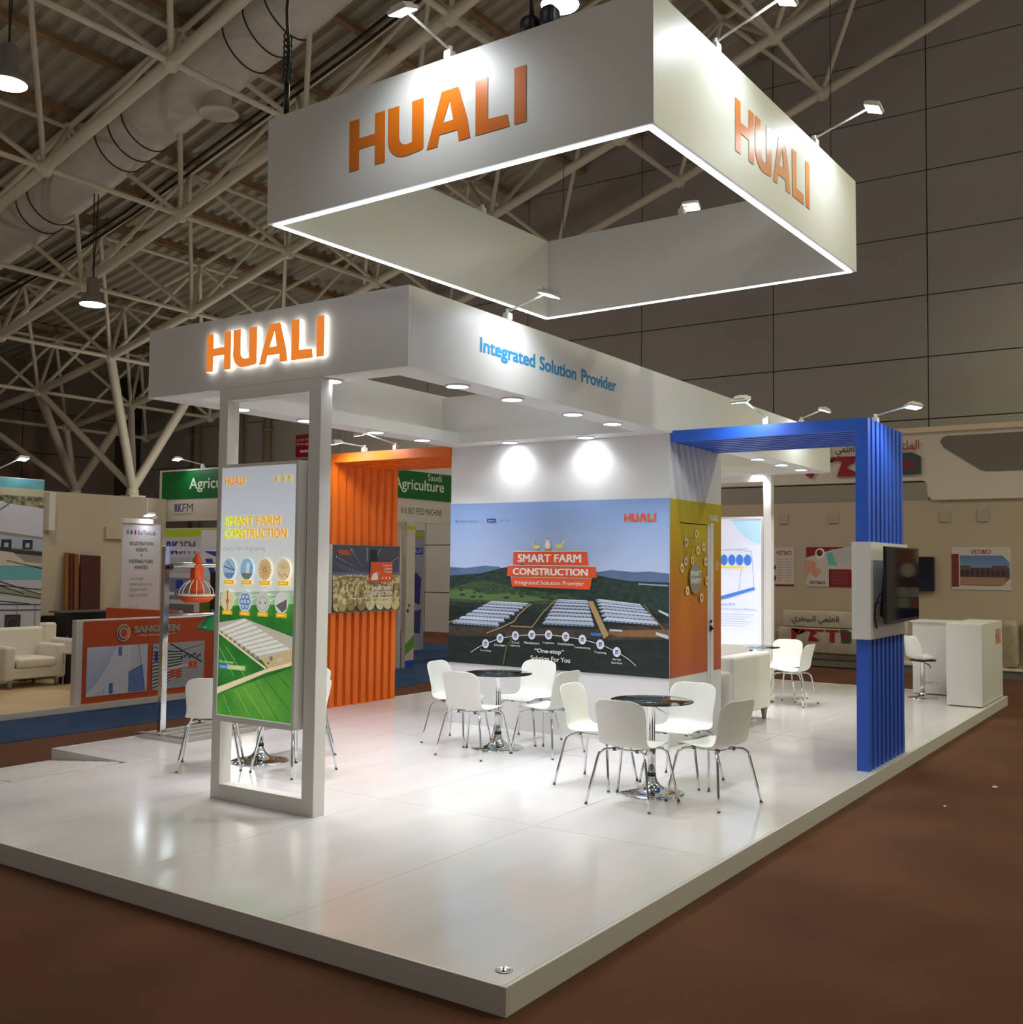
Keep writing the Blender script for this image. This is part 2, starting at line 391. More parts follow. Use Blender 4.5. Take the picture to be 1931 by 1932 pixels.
# high bay lamps ----------------------------------------------------
BAYM=mat('lamp_housing',(150,146,138),.4); GLOW=mat('high_bay_glow',(255,246,214),.5,emit=22,ecol=(255,238,196))
def high_bay(p,label,zt,energy=420,col=(1,.90,.74)):
    p=Vector(p); t=thing('high_bay_lamp',p,label,'pendant lamp','high bay lamps under the roof')
    P('reflector',t,lambda g:g.lathe([(.27,0),(.275,.03),(.16,.20),(.13,.24),(.13,.52),(.10,.55)],BAYM,24,p))
    P('diffuser_disc',t,lambda g:g.lathe([(0,-.01),(.25,-.012),(.262,.012),(0,.014)],GLOW,24,p))
    P('hanger_wire',t,lambda g:(g.tube([p+Vector((0,0,.5)),Vector((p.x-.06,p.y,zt))],.012,BAND,5),g.tube([p+Vector((0,0,.5)),Vector((p.x+.1,p.y,zt))],.012,BAND,5)))
    lamp('SPOT',p+Vector((0,0,-.06)),energy,col,t,(0,0,-1),.2,150,.6)
high_bay((4.0,11.32,8.5),'glowing round high bay lamp at the left edge under the roof',12.3)
high_bay((8.9,16.52,7.1),'small glowing high bay lamp above the left banner under the frame',10.5)
high_bay((7.73,4.54,9.33),'glowing high bay lamp just above the top edge of the hanging ring',12.9)
# the rest of the hall's lamps stand outside the picture (same fittings, same rows)
for n,(x,y,z) in enumerate([(4,-6,9.5),(11,-6,9.5),(17.3,-4.2,10.2),(-4,-6,9.5),(-5,4,9.5),(12,9,9.2),(1,20,7),(16,14,8.0)]):
    lamp('SPOT',(x,y,z),[800,900,620,260,200,520,380,380][n],(.95,.96,.58) if y<-4 else (1,.89,.74),None,(0,0,-1),.25,155,.6,name='high_bay_light')
# unseen fill lamps added to brighten the roof, walls and side faces
for x,y,z,e in ((-6,19,3.6,260),(14.5,18,3.6,190),(8,-11,4.5,260),(16.5,-8,4.5,240)): lamp('POINT',(x,y,z),e,(1,.95,.84),None,None,.5,name='unseen_fill_light')
# down pipes and red emergency sign on the right wall far back
PIPE=mat('down_pipe',(150,132,110),.5)
for n,y in enumerate((23.1,24.4,26.6)):
    t=G(); t.tube([(19.8,y,MH),(19.8,y,8.0)],.13,PIPE,14); t.tube([(19.8,y,3.1),(19.8,y,3.2)],.17,PIPE,14); t.tube([(19.8,y,6.1),(19.8,y,6.2)],.17,PIPE,14)
    tag(t.build('down_pipe',None,loc=(19.8,y,MH)),'vertical beige pipe by the far corner of the hall, %s of three'%['nearest','middle','farthest'][n],'pipe','down pipes on the far wall')
t=thing('emergency_sign',(19.95,21.4,5.2),'red emergency exit sign with white text high on the far hall wall','sign')
BX('sign_board',t,(19.93,20.0,20.95,21.92,5.2,5.9),mat('sign_red',(178,28,44),.5))
p_=Print((19.93,21.92,5.2),*SIDE_A); WI=pm((235,228,220))
p_.text('Emergency',.05,.36,.85,.46,WI); p_.text('\u062c\u0631\u062e\u0645 \u0626\u0631\u0627\u0648\u0637',.05,.50,.85,.62,WI); p_.rect(.2,.14,.8,.22,WI); p_.build('sign_lettering',t)
# ================================================================ THE STAND
FLOORW=mat('glossy_floor_panel',(222,219,218),.13,noise=.05,nscale=(.7,3,3),dark=(215,211,208))
EDGE=mat('platform_edge',(214,210,204),.35)
plat=thing('stand_platform',(0,0,MH),'raised white platform with glossy floor panels and a slatted access ramp at its left','platform')
def base(g):
    for b in ((.0,1.057,0,6.852),(1.057,2.167,0,5.69),(2.167,12.93,0,6.852)): g.box(b[0],b[1],b[2],b[3],MH,-.008,EDGE)
P('platform_base',plat,base)
seen=False
XL=[0.003,2.45,4.95,7.45,9.95,12.927]; YL=[0.003,1.43,2.79,4.15,5.53,6.849]
def slab(x0,x1,y0,y1):
    g=G(); g.box(x0+.002,x1-.002,y0+.002,y1-.002,-.008,0,FLOORW); g.build('floor_panel',plat)
for a in range(5):
    for b in range(5):
        if a==0 and b==4:
            slab(.003,1.057,5.53,6.849); slab(1.057,2.167,5.53,5.69); slab(2.167,2.45,5.53,6.849)
        else: slab(XL[a],XL[a+1],YL[b],YL[b+1])
for b in ((0,12.93,-.022,0,MH,.003),(-.022,0,-.022,6.87,MH,.003),(12.93,12.952,-.022,6.87,MH,.003)): BX('edge_board',plat,b,EDGE,.003)
BX('edge_board',plat,(2.167,12.93,6.852,6.87,MH,.003),EDGE,.002)
# ramp
def ramp(g):
    x0,x1=1.075,2.15; n=5; y0=5.69; 
    g.add([(x0,5.70,-.012),(x1,5.70,-.012),(x1,6.9,MH+.012),(x0,6.9,MH+.012),(x0,5.70,MH),(x1,5.70,MH),(x1,6.9,MH),(x0,6.9,MH)],[(0,1,2,3),(0,4,5,1),(1,5,6,2),(3,2,6,7),(0,3,7,4)],EDGE)
P('ramp_body',plat,ramp)
for k in range(6):
    y=5.76+k*.185; z=-.012-(y-5.70)*.097
    P('ramp_slat',plat,lambda g:g.add([(1.09,y,z+.018),(2.14,y,z+.018),(2.14,y+.13,z+.006),(1.09,y+.13,z+.006),(1.09,y,z-.01),(2.14,y,z-.01),(2.14,y+.13,z-.02),(1.09,y+.13,z-.02)],[(0,1,2,3),(4,5,1,0),(1,5,6,2),(2,6,7,3),(3,7,4,0)],EDGE))
g=G(); g.lathe([(.038,.0005),(.04,.003),(.034,.005),(.03,.002),(0,.001)],STEEL,20,(.14,.10,0)); g.tube([(.115,.09,.004),(.16,.115,.005)],.004,BLACK,6); g.build('floor_socket',plat)
# canopy ------------------------------------------------------------
can=thing('overhead_canopy',(1.672,2.01,Z1),'long white overhead canopy with logo sign, blue slogan and round downlights','canopy')
CX0,CX1,CY0,CY1=1.672,11.17,2.01,4.86; T=.04
BX('front_fascia',can,(CX0,CX0+T,CY0,CY1,Z1,Z2),WHITE,.003); BX('side_fascia',can,(CX0+T,CX1-T,CY0,CY0+T,Z1,Z2),WHITE)
BX('side_fascia',can,(CX0+T,CX1-T,CY1-T,CY1,Z1,Z2),WHITE); BX('end_fascia',can,(CX1-T,CX1,CY0,CY1,Z1,Z2),WHITE)
LZ=Z1+.125; SW=.29
def soff(n,x0,x1,y0,y1): BX(n,can,(x0,x1,y0,y1,Z1,LZ),WHITEW)
soff('soffit_box',CX0+T,CX0+SW-.04,CY0+T,CY1-T); soff('soffit_box',CX0+SW-.04,5.62,CY0+T,CY0+SW); soff('soffit_box',CX0+SW-.04,5.62,CY1-SW-.02,CY1-T)
soff('soffit_box',5.62,7.56,CY0+T,CY1-T); soff('soffit_box',7.56,10.88,CY0+T,CY0+SW); soff('soffit_box',7.56,10.88,CY1-SW-.02,CY1-T); soff('soffit_box',10.88,CX1-T,CY0+T,CY1-T)
BX('inner_beam',can,(5.66,5.70,CY0+T,CY1-T,LZ,Z2-.02),WHITEW)
DG=mat('downlight_glow',(255,255,255),.5,emit=14,ecol=(240,243,255))
RIM=mat('downlight_rim',(228,228,232),.35)
DL=[(1.82,2.89),(2.497,2.2),(3.247,2.2),(4.232,2.2),(4.978,2.2),(2.48,4.64),(3.33,4.66),(4.342,4.67),(5.128,4.68),(5.78,3.946),(5.78,2.964),(8.806,2.2),(9.676,2.2),(10.466,2.2),(11.02,3.05),(8.8,4.67),(10.0,4.67),(7.41,3.4)]
for x,y in DL:
    g=G(); g.lathe([(.085,.0),(.085,-.012),(.098,-.012),(.098,.001)],RIM,24,(x,y,Z1)); r=g.build('downlight',can)
    g=G(); g.lathe([(0,-.009),(.084,-.009)],DG,24,(x,y,Z1)); g.build('downlight_lens',r)
    lamp('AREA',(x,y,Z1-.016),(12.0 if x<5.7 or x>6 else 3.8),(.91,.94,1.0),can,(0,0,-1),.15,(114 if x<5.7 or x>6 else 132))
# illuminated logo on the front fascia
OGLOW=mat('lit_orange_acrylic',(240,130,44),.4,emit=.62,ecol=(255,140,48)); WGLOW=mat('lit_white_return',(255,250,245),.4,emit=2.6)
for ch in 'HUALI':
    g=G(); word_letter(g,ch,(CX0,4.08,3.36),*SIDE_A,1.30,.305,.035,OGLOW,WGLOW); o=g.build('logo_letter',can); o['label']='glowing orange letter %s with white lit edges'%ch
for wd,xa,xb,za,zb in (('Integrated',2.52,3.30,.212,.362),('Solution',3.365,3.965,.245,.362),('Provider',4.05,4.70,.245,.365)):
    pr=Print((CX0,CY0,Z1),*SIDE_B); pr.text(wd,xa-CX0,za,xb-CX0,zb,pm((46,140,190)),.05); o=pr.build('slogan_word',can); o['label']='light blue word %s of the slogan'%wd
# front frame
def arch(x0,x1,ya,yb,label,cat='sign frame'):
    t=thing('standing_frame',(x0,ya,0),label,cat)
    BX('post',t,(x0,x1,ya,ya+.12,0,Z1),WHITE,.003); BX('post',t,(x0,x1,yb-.10,yb,0,Z1),WHITE,.003)
    BX('bottom_rail',t,(x0,x1,ya+.12,yb-.10,0,.12),WHITE,.003); BX('top_rail',t,(x0,x1,ya+.12,yb-.10,Z1-.1,Z1),WHITE,.003)
    return t
arch(1.672,1.79,2.835,3.95,'white upright frame holding the tall green farm light box at the front')
arch(11.05,11.17,2.85,3.95,'white upright frame at the far end behind the sofa')
# storage room
st=thing('storage_room',(5.93,2.04,0),'white storage cabin with farm mural on its front and an orange door side','cabin')
def shell(g):
    g.box(5.93,7.262,4.80,4.876,0,Z1,WHITEW); g.box(5.93,6.0,2.045,4.80,0,Z1,WHITEW); g.box(7.20,7.262,2.045,4.80,0,Z1,WHITEW)
    g.box(6.0,6.16,2.045,2.10,0,Z1,WHITEW); g.box(6.90,7.2,2.045,2.10,0,Z1,WHITEW); g.box(6.16,6.90,2.045,2.10,2.31,Z1,WHITEW)
P('cabin_wall',st,shell)
# painted print skin on door side
OG=gmat('door_print',[(0,(188,86,44)),(.45,(206,118,22)),(1,(196,180,0))],2,rough=.45,noise=.10,nscale=3)
def skin(g):
    g.box(5.935,6.16,2.041,2.046,.70,2.545,OG); g.box(6.16,6.95,2.041,2.046,2.31,2.545,OG); g.box(7.03,7.255,2.041,2.046,.70,2.545,OG); g.box(6.95,7.03,2.041,2.046,2.33,2.545,OG)
P('printed_wall_skin',st,skin)
door=BX('door_leaf',st,(6.17,6.90,2.055,2.085,.01,2.30),WHITEW)
P('door_print',door,lambda g:g.box(6.17,6.90,2.051,2.056,.70,2.30,OG))
BX('door_jamb',st,(6.955,7.03,2.035,2.05,0,2.33),mat('jamb_white',(232,226,224),.4)); 
g=G(); g.tube([(6.95,2.03,1.17),(6.95,2.0,1.17),(6.87,1.985,1.17)],.010,BLACK,8); g.box(6.93,6.975,2.025,2.036,1.14,1.20,BLACK); g.box(6.94,6.965,2.022,2.035,1.23,1.26,BLACK); g.build('door_handle',door)
p=Print((5.93,2.041,.70),*SIDE_B); WH=pm((236,232,226)); PAL=pm((240,214,168)); GRY=pm((150,146,128))
logo(p,1.02,1.655,1.25,1.725,WH)
p.ring(1.19,1.16,.052,.006,PAL,ry=.05); p.disc(1.19,1.16,.045,pm((222,160,110)),ry=.045,n=14)
p.build('wall_icons',st)
p=Print((5.93,2.050,.70),*SIDE_B)
p.ring(.60,1.04,.36,.010,pm((232,190,120)),ry=.40,a0=.3,a1=2.9); p.ring(.60,1.04,.345,.005,pm((214,140,60)),ry=.42)
p.ring(.60,1.04,.27,.006,pm((222,160,70)),ry=.33)
for x,y in [(.66,1.5),(.40,1.4),(.85,1.36),(.55,1.21),(.69,1.32),(.38,1.2),(.89,1.2),(.28,1.13),(.92,.99),(.41,.89),(.77,.81)]:
    p.disc(x,y,.045,PAL,ry=.05,n=14); p.disc(x,y,.02,pm((170,120,70)),ry=.022,n=10)
p.disc(.61,1.02,.155,GRY,ry=.165,n=24); p.text('SMART',.48,1.045,.75,1.10,WH,.03,False); p.text('FARM',.50,.965,.73,1.025,WH,.03)
p.build('door_icons',door)
# mural -------------------------------------------------------------
mur=thing('mural_print',(5.93,4.876,.70),'large farm landscape mural with orange slogan boards on the cabin front','mural')
SKY=gmat('mural_sky',[(0,(196,202,222)),(.5,(186,198,226)),(.62,(176,192,224)),(1,(138,168,218))],2)
P('sky_panel',mur,lambda g:g.box(5.924,5.93,2.042,4.876,.70,2.55,SKY))
MP=Print((5.924,4.876,.70),*SIDE_A)
HF=mat('mural_far_hill',(92,114,150),.6,noise=.2,nscale=(3,3,6)); HM=mat('mural_forest',(40,64,50),.6,noise=.45,nscale=(14,14,30),dark=(22,38,38))
FI=mat('mural_field',(66,92,52),.6,noise=.4,nscale=(10,10,24),dark=(40,64,42)); DK=mat('mural_dark_ground',(26,42,34),.6,noise=.4,nscale=(8,8,20),dark=(14,26,28))
BR=mat('mural_earth',(74,62,50),.6,noise=.35,nscale=(10,10,30),dark=(48,44,38)); TAN=pm((172,140,96)); ROOF=pm((176,188,208)); ROOD=pm((84,98,124)); 
MP.poly([(0,1.0),(0,1.11),(.22,1.10),(.51,1.13),(.70,1.12),(.81,1.08),(.96,1.04),(.96,1.0)],HF,False)
MP.poly([(1.9,1.0),(1.95,1.07),(2.15,1.10),(2.43,1.08),(2.61,1.09),(2.83,1.07),(2.83,.95),(1.9,.95)],HF)
MP.poly([(0,0),(2.832,0),(2.832,.98),(2.4,.985),(2.25,1.0),(1.99,1.04),(1.68,1.09),(1.3,1.13),(1.0,1.15),(.77,1.11),(.44,1.04),(0,1.01)],HM)
MP.poly([(0,.86),(.3,.93),(.51,.965),(.87,.90),(1.29,.85),(1.6,.83),(1.75,.78),(1.5,.72),(0,.70)],FI); 
MP.poly([(0,.84),(.3,.86),(.55,.80),(.9,.83),(1.2,.79),(1.4,.76),(1.0,.73),(0,.74)],pm((84,112,64)))
for k in range(26):
    x=.1+random.random()*1.5; y=.76+random.random()*.13; MP.disc(x,y,.02+.03*random.random(),pm((30,52,36)),ry=.012,n=8,up=False)
MP.up(); MP.poly([(2.48,.965),(2.82,.955),(2.82,.94),(2.48,.95)],pm((150,160,176)))
for k in range(22): MP.rect(2.1+.7*random.random(),.93+.05*random.random(),2.12+.7*random.random() if False else 2.1,.93,pm((150,160,176)),False) if False else None
MP.poly([(0,0),(2.832,0),(2.832,.66),(1.4,.62),(0,.66)],DK); MP.poly([(0,.31),(2.07,.36),(2.832,.40),(2.832,.57),(1.88,.46),(0,.42)],BR)
MP.poly([(2.05,.44),(2.25,.40),(2.83,.42),(2.832,.50),(2.3,.47)],pm((136,96,60)))
def sheds(L0,R0,L1,R1,n,h):
    """rows of long barn roofs between two edges, top to bottom"""
    for k in range(n):
        t=(k/(n-1))**1.35; x0=L0[0]+(L1[0]-L0[0])*t; x1=R0[0]+(R1[0]-R0[0])*t; y0=L0[1]+(L1[1]-L0[1])*t; y1=R0[1]+(R1[1]-R0[1])*t; hh=h*(.5+.75*t)
        MP.poly([(x0,y0-hh),(x1,y1-hh),(x1,y1-hh*1.55),(x0,y0-hh*1.55)],ROOD,False)
        MP.poly([(x0,y0-hh),(x1,y1-hh),(x1-.015,y1),(x0+.05,y0)],ROOF if k%2 else pm((198,206,222)),False)
        for q in range(int((x1-x0)/.05)):
            xx=x0+.02+q*.05; yy=y0+(y1-y0)*(xx-x0)/(x1-x0)-hh*1.52; MP.rect(xx,yy,xx+.025,yy+hh*.4,pm((150,160,180)),False)
    MP.up()
sheds((.57,.73),(1.12,.72),(.05,.50),(.72,.49),8,.028); sheds((1.47,.775),(1.88,.77),(1.30,.54),(1.96,.54),8,.026); sheds((1.97,.79),(2.52,.75),(2.06,.60),(2.72,.58),7,.024)
MP.line([(1.16,.71),(1.12,.69),(.98,.58),(.93,.51),(.77,.44),(.55,.36)],.014,TAN,False); MP.line([(.88,.455),(1.17,.455),(1.3,.61),(1.47,.765)],.012,TAN)
MP.poly([(1.875,.765),(1.945,.765),(2.14,.41),(2.08,.37)],TAN); MP.line([(2.55,.75),(2.62,.66),(2.78,.5)],.014,pm((130,106,78)),False)
MP.line([(0,.46),(.12,.5)],.012,TAN,False); MP.line([(.84,.36),(.9,.3),(.83,.22),(.79,.02)],.018,pm((92,88,56)))
MP.rect(1.92,.395,2.05,.43,pm((52,108,180)),False); MP.poly([(2.69,.47),(2.832,.44),(2.832,.40),(2.69,.44)],pm((200,206,214)),False); MP.poly([(2.72,.70),(2.832,.66),(2.832,.63),(2.72,.68)],pm((196,206,222)),False); MP.rect(2.15,.455,2.3,.475,pm((190,196,200)))
MP.build('landscape_picture',mur)
LP=Print((5.916,4.876,.70),*SIDE_A); OR=pm((226,84,38))
ORS=[([(.905,1.29),(1.86,1.295),(1.88,1.145),(.90,1.15)]),([(.83,1.13),(1.97,1.13),(1.985,1.015),(.82,1.015)]),([(.87,1.0),(1.925,1.0),(1.90,.885),(.89,.90)])]
for q in ORS: LP.poly(q,OR,False)
LP.up(); LP.line([(.905,1.295),(1.86,1.30)],.008,WH,False); LP.line([(.85,1.139),(1.96,1.139)],.008,WH,False); LP.line([(.87,1.007),(1.925,1.007)],.006,WH)
LP.text('SMART FARM',.965,1.175,1.79,1.265,WH,.035,False); LP.text('CONSTRUCTION',.90,1.032,1.875,1.108,WH,.035,False); LP.text('Integrated Solution Provider',.93,.912,1.83,.972,WH,.004)
logo(LP,2.31,1.61,2.68,1.695,OR)
NV=pm((40,56,140)); DG2=pm((92,104,140))
LP.ring(.10,1.645,.018,.005,DG2,n=16); LP.disc(.10,1.645,.008,DG2,n=8); LP.text('www.hualigf.com',.14,1.63,.41,1.66,DG2,.0,False); LP.rect(.465,1.62,.468,1.675,DG2,False); LP.rect(.535,1.63,.66,1.668,NV); LP.text('facebook',.55,1.638,.645,1.660,WH,.0,False); LP.text('Huali Group',.71,1.632,.86,1.66,DG2,.0)
# three poultry silhouettes above the boards
YE=pm((226,214,120)); CR=pm((244,232,210)); RD=pm((206,40,30))
LP.disc(1.22,1.345,.045,YE,ry=.024,n=14,up=False); LP.line([(1.19,1.35),(1.165,1.385)],.016,YE,False); LP.disc(1.163,1.39,.014,YE,n=10,up=False); LP.poly([(1.15,1.392),(1.135,1.385),(1.152,1.382)],OR,False); LP.poly([(1.255,1.35),(1.285,1.36),(1.26,1.335)],YE,False)
LP.disc(1.365,1.365,.034,CR,ry=.045,n=14,up=False); LP.disc(1.36,1.415,.016,CR,n=10,up=False); LP.poly([(1.35,1.43),(1.36,1.447),(1.372,1.43)],RD,False); LP.rect(1.325,1.30,1.42,1.325,pm((206,110,40)),False); LP.poly([(1.335,1.415),(1.345,1.41),(1.345,1.42)],OR,False)
LP.disc(1.51,1.35,.045,YE,ry=.028,n=14,up=False); LP.line([(1.54,1.36),(1.57,1.40)],.02,YE,False); LP.disc(1.575,1.405,.013,YE,n=10,up=False); LP.poly([(1.47,1.36),(1.445,1.395),(1.48,1.375)],YE,False); LP.line([(1.51,1.325),(1.51,1.305)],.005,OR,False); LP.line([(1.22,1.325),(1.22,1.308)],.005,OR)
AR=[(.33,.13),(.43,.19),(.54,.24),(.74,.31),(.95,.35),(1.17,.37),(1.39,.38),(1.61,.37),(1.82,.35),(2.04,.31),(2.24,.24),(2.38,.17),(2.46,.11)]
LP.line(AR,.007,WH)
NM=['Consulting','Design','Civil Engineering','Manufacture','Logistics','Installation','Commissioning','Training','After Sales Service']; LBY=[.16,.23,.25,.28,.29,.29,.26,.22,.14]
ICN=pm((70,84,120))
for k,(x,y) in enumerate(AR[2:11]):
    LP.disc(x,y,.047,pm((224,228,240)),ry=.052,n=22); LP.rect(x-.018,y-.02,x+.018,y+.02,ICN,False); LP.L+=1; LP.rect(x-.010,y-.012,x+.010,y+.004,pm((224,228,240)),False); LP.line([(x-.02,y-.024),(x+.022,y+.026)],.005,ICN,False); LP.L-=1
    w=.075 if len(NM[k])<11 else .1
    if ' ' in NM[k]:
        a,b=NM[k].rsplit(' ',1); LP.text(a,x-.05,LBY[k]+.012,x+.05,LBY[k]+.034,WH,.02,False); LP.text(b,x-.065,LBY[k]-.025,x+.065,LBY[k]-.001,WH,.02,False)
    else: LP.text(NM[k],x-w,LBY[k]-.012,x+w,LBY[k]+.014,WH,.02,False)
LP.text('\u201cOne-stop\u201d',1.21,.165,1.59,.225,WH,.03,False); LP.text('Solution For You',1.16,.09,1.67,.145,WH,.03)
LP.build('mural_lettering',mur)
# ---------------------------------------------------------------- front light box
lb=thing('light_box',(1.61,2.973,.63),'tall backlit poster box with orange slogan above green fields and barn roofs','light box')
BX('box_body',lb,(1.612,1.80,2.973,3.845,.62,2.60),WHITE,.004)
LE=.5
LS=gmat('poster_sky',[(0,(196,206,190)),(.25,(214,220,222)),(.6,(226,232,226)),(.85,(206,212,222)),(1,(190,196,204))],2,emit=LE)
YLB=3.82
P('poster_back',lb,lambda g:g.box(1.604,1.613,2.998,3.818,.66,2.577,LS))
q=Print((1.604,3.82,.64),*SIDE_A)
def im(rgb): return pm(rgb,LE)
GR=mat('poster_green',(58,138,52),.5,emit=LE,noise=.3,nscale=(3,3,4),dark=(34,104,44)); GR2=mat('poster_green_light',(104,170,64),.5,emit=LE,noise=.3,nscale=(3,3,3),dark=(58,140,50))
WS=im((236,236,228)); WSd=im((196,192,176)); EA=im((214,186,134)); RO=im((244,226,188))
q.poly([(.01,.03),(.815,.03),(.815,.97),(.01,.93)],im((150,182,140)),True)
q.poly([(.01,.03),(.815,.03),(.815,.90),(.01,.86)],GR)
q.poly([(.01,.92),(.3,.94),(.5,.97),(.815,.96),(.815,1.0),(.01,.965)],im((170,190,172)),False)
for k in range(7): q.line([(.02+.1*k,.90),(.13+.1*k,.94)],.010,im((206,214,190)),False)
q.up(); q.poly([(.01,.22),(.015,.655),(.53,.41),(.55,.40)],GR,False); q.poly([(.01,.03),(.815,.03),(.815,.435),(.01,.18)],GR2)
q.poly([(.012,.655),(.012,.735),(.30,.775),(.815,.66),(.815,.56),(.50,.475),(.46,.475)],WSd)
n=9
for k in range(n):
    t=k/n; t2=(k+.62)/n; A=(.012+.46*t,.665-.19*t); B=(.30+.515*t,.775-.215*t); C_=(.012+.46*t2,.665-.19*t2); D_=(.30+.515*t2,.775-.215*t2)
    a2=max(.012,A[0]); q.poly([(max(.012,A[0]),A[1]+.02),(min(B[0],.815),B[1]),(min(D_[0],.815),D_[1]),(max(.012,C_[0]),C_[1]+.02)],WS,False)
    q.disc(A[0]+.03,A[1]-.012,.016,im((120,124,110)),ry=.014,n=8,up=False)
q.up(); q.poly([(.49,.48),(.815,.56),(.815,.46),(.57,.41)],EA,False); q.line([(.02,.655),(.54,.415)],.016,RO)
q.poly([(.01,.235),(.55,.41),(.815,.475),(.815,.45),(.56,.385),(.01,.185)],RO,False); q.rect(.66,.47,.72,.50,im((200,200,206)),False); q.disc(.60,.49,.018,im((120,120,150)),n=8,up=False); q.disc(.57,.455,.012,im((120,120,150)),n=8)
for a,b in (((.08,.18),(.18,.035)),((.22,.235),(.37,.06)),((.30,.265),(.54,.04)),((.43,.31),(.69,.035)),((.53,.34),(.81,.12)),((.66,.38),(.81,.28)),((.02,.55),(.2,.33)),((.1,.55),(.33,.33))): q.line([a,b],.004,im((24,84,34)) if a[0]>.4 else im((160,210,90)),False)
q.up(); logo(q,.045,1.80,.27,1.862,im((246,170,62)))
for x in (.615,.69,.755): q.disc(x,1.825,.018,im((226,200,70)),ry=.02,n=12,up=False); q.poly([(x-.02,1.83),(x-.005,1.86),(x+.005,1.83)],im((226,180,60)),False); q.line([(x+.012,1.835),(x+.02,1.85)],.008,im((240,200,120)),False)
q.up()
YG=gmat('slogan_gradient',[(0,(244,172,72)),(.6,(240,200,40)),(1,(226,238,0))],1,emit=LE+.1)
gq=Print((1.6,3.82,.64),*SIDE_A); gq.text('SMART FARM',.045,1.48,.665,1.555,YG,.04,False); gq.text('CONSTRUCTION',.045,1.385,.735,1.46,YG,.04); gq.build('slogan_lettering',lb)
q.text('Poultry Farm Engineering',.05,1.285,.515,1.325,im((158,164,168)),.005)
cols=[((170,196,220),(60,90,140)),((150,190,226),(90,120,150)),((232,202,150),(150,110,60)),((236,214,170),(214,160,120)),((236,220,180),(160,90,50)),((206,220,232),(84,120,180)),((214,214,206),(150,150,146)),((224,226,220),(110,106,96))]
TG=im((248,196,40)); k=0
for (y,ty) in ((1.15,1.05),(.905,.815)):
    for x in (.12,.32,.52,.72):
        a,b=cols[k]; q.disc(x,y,.072,im(a),ry=.082,n=26)
        if k==0: q.line([(x-.06,y+.02),(x+.06,y-.01)],.008,im(b),False); q.line([(x-.03,y+.06),(x+.05,y-.0)],.006,im(b),False); q.poly([(x-.06,y-.03),(x+.06,y-.03),(x+.03,y-.07),(x-.03,y-.07)],im((110,140,180)),False)
        elif k==1: q.rect(x-.005,y-.04,x+.03,y+.05,im((226,232,236)),False); q.poly([(x-.065,y-.03),(x+.065,y-.03),(x+.03,y-.075),(x-.03,y-.075)],im((120,130,110)),False); q.line([(x+.03,y-.02),(x+.06,y+.02)],.006,im(b),False)
        elif k==2:
            for r in range(14): an=r*math.pi/7; q.line([(x+.01*math.cos(an),y+.01*math.sin(an)),(x+.062*math.cos(an),y+.07*math.sin(an))],.004,im(b),False)
        elif k==3:
            for r in range(9): an=.35+r*.3; q.line([(x+.01*math.cos(an),y+.01),(x+.06*math.cos(an),y+.07*math.sin(an))],.003,im((190,150,110)),False)
            for r in range(6): q.disc(x-.045+.018*r,y-.03-.01*(r%3),.009,im(b),n=7,up=False)
        elif k==4: q.line([(x,y+.075),(x,y-.07)],.010,im(b),False); q.disc(x,y,.02,im((196,120,70)),n=10,up=False)
        elif k==5:
            for r in range(6): an=r*math.pi/3; q.ring(x+.035*math.cos(an),y+.042*math.sin(an),.02,.009,im(b),n=12); q.L-=1
        elif k==6: q.rect(x-.035,y-.012,x-.025,y+.004,im((60,60,60)),False); q.rect(x+.02,y-.012,x+.03,y+.004,im((60,60,60)),False); q.ring(x,y-.01,.05,.004,im(b),n=18)
        else: q.poly([(x-.06,y-.02),(x+.055,y+.03),(x+.055,y-.04),(x+.01,y-.07)],im(b),False)
        q.L+=1; q.rect(x-.055,ty-.016,x+.058,ty+.016,TG,False); q.L+=1; q.text('Equipment' if k%2 else 'Breeding',x-.035,ty-.008,x+.035,ty+.008,im((252,236,170)),.01,False); k+=1
q.up(); q.text('More Information',.06,.43,.22,.452,im((230,240,226)),.0,False); q.rect(.06,.385,.15,.42,im((70,130,200)),False); q.rect(.15,.385,.35,.42,im((196,214,150)),False); q.L+=1; q.text('facebook',.07,.393,.14,.412,im((230,240,250)),.0,False); q.text('Huali Group',.19,.393,.31,.412,im((240,244,220)),.0)
q.build('poster_picture',lb)
P('bezel',lb,lambda g:(g.box(1.598,1.614,2.973,3.0,.62,2.60,WHITE),g.box(1.598,1.614,3.816,3.845,.62,2.60,WHITE),g.box(1.598,1.614,3.0,3.816,.62,.662,WHITE),g.box(1.598,1.614,3.0,3.816,2.575,2.60,WHITE)))
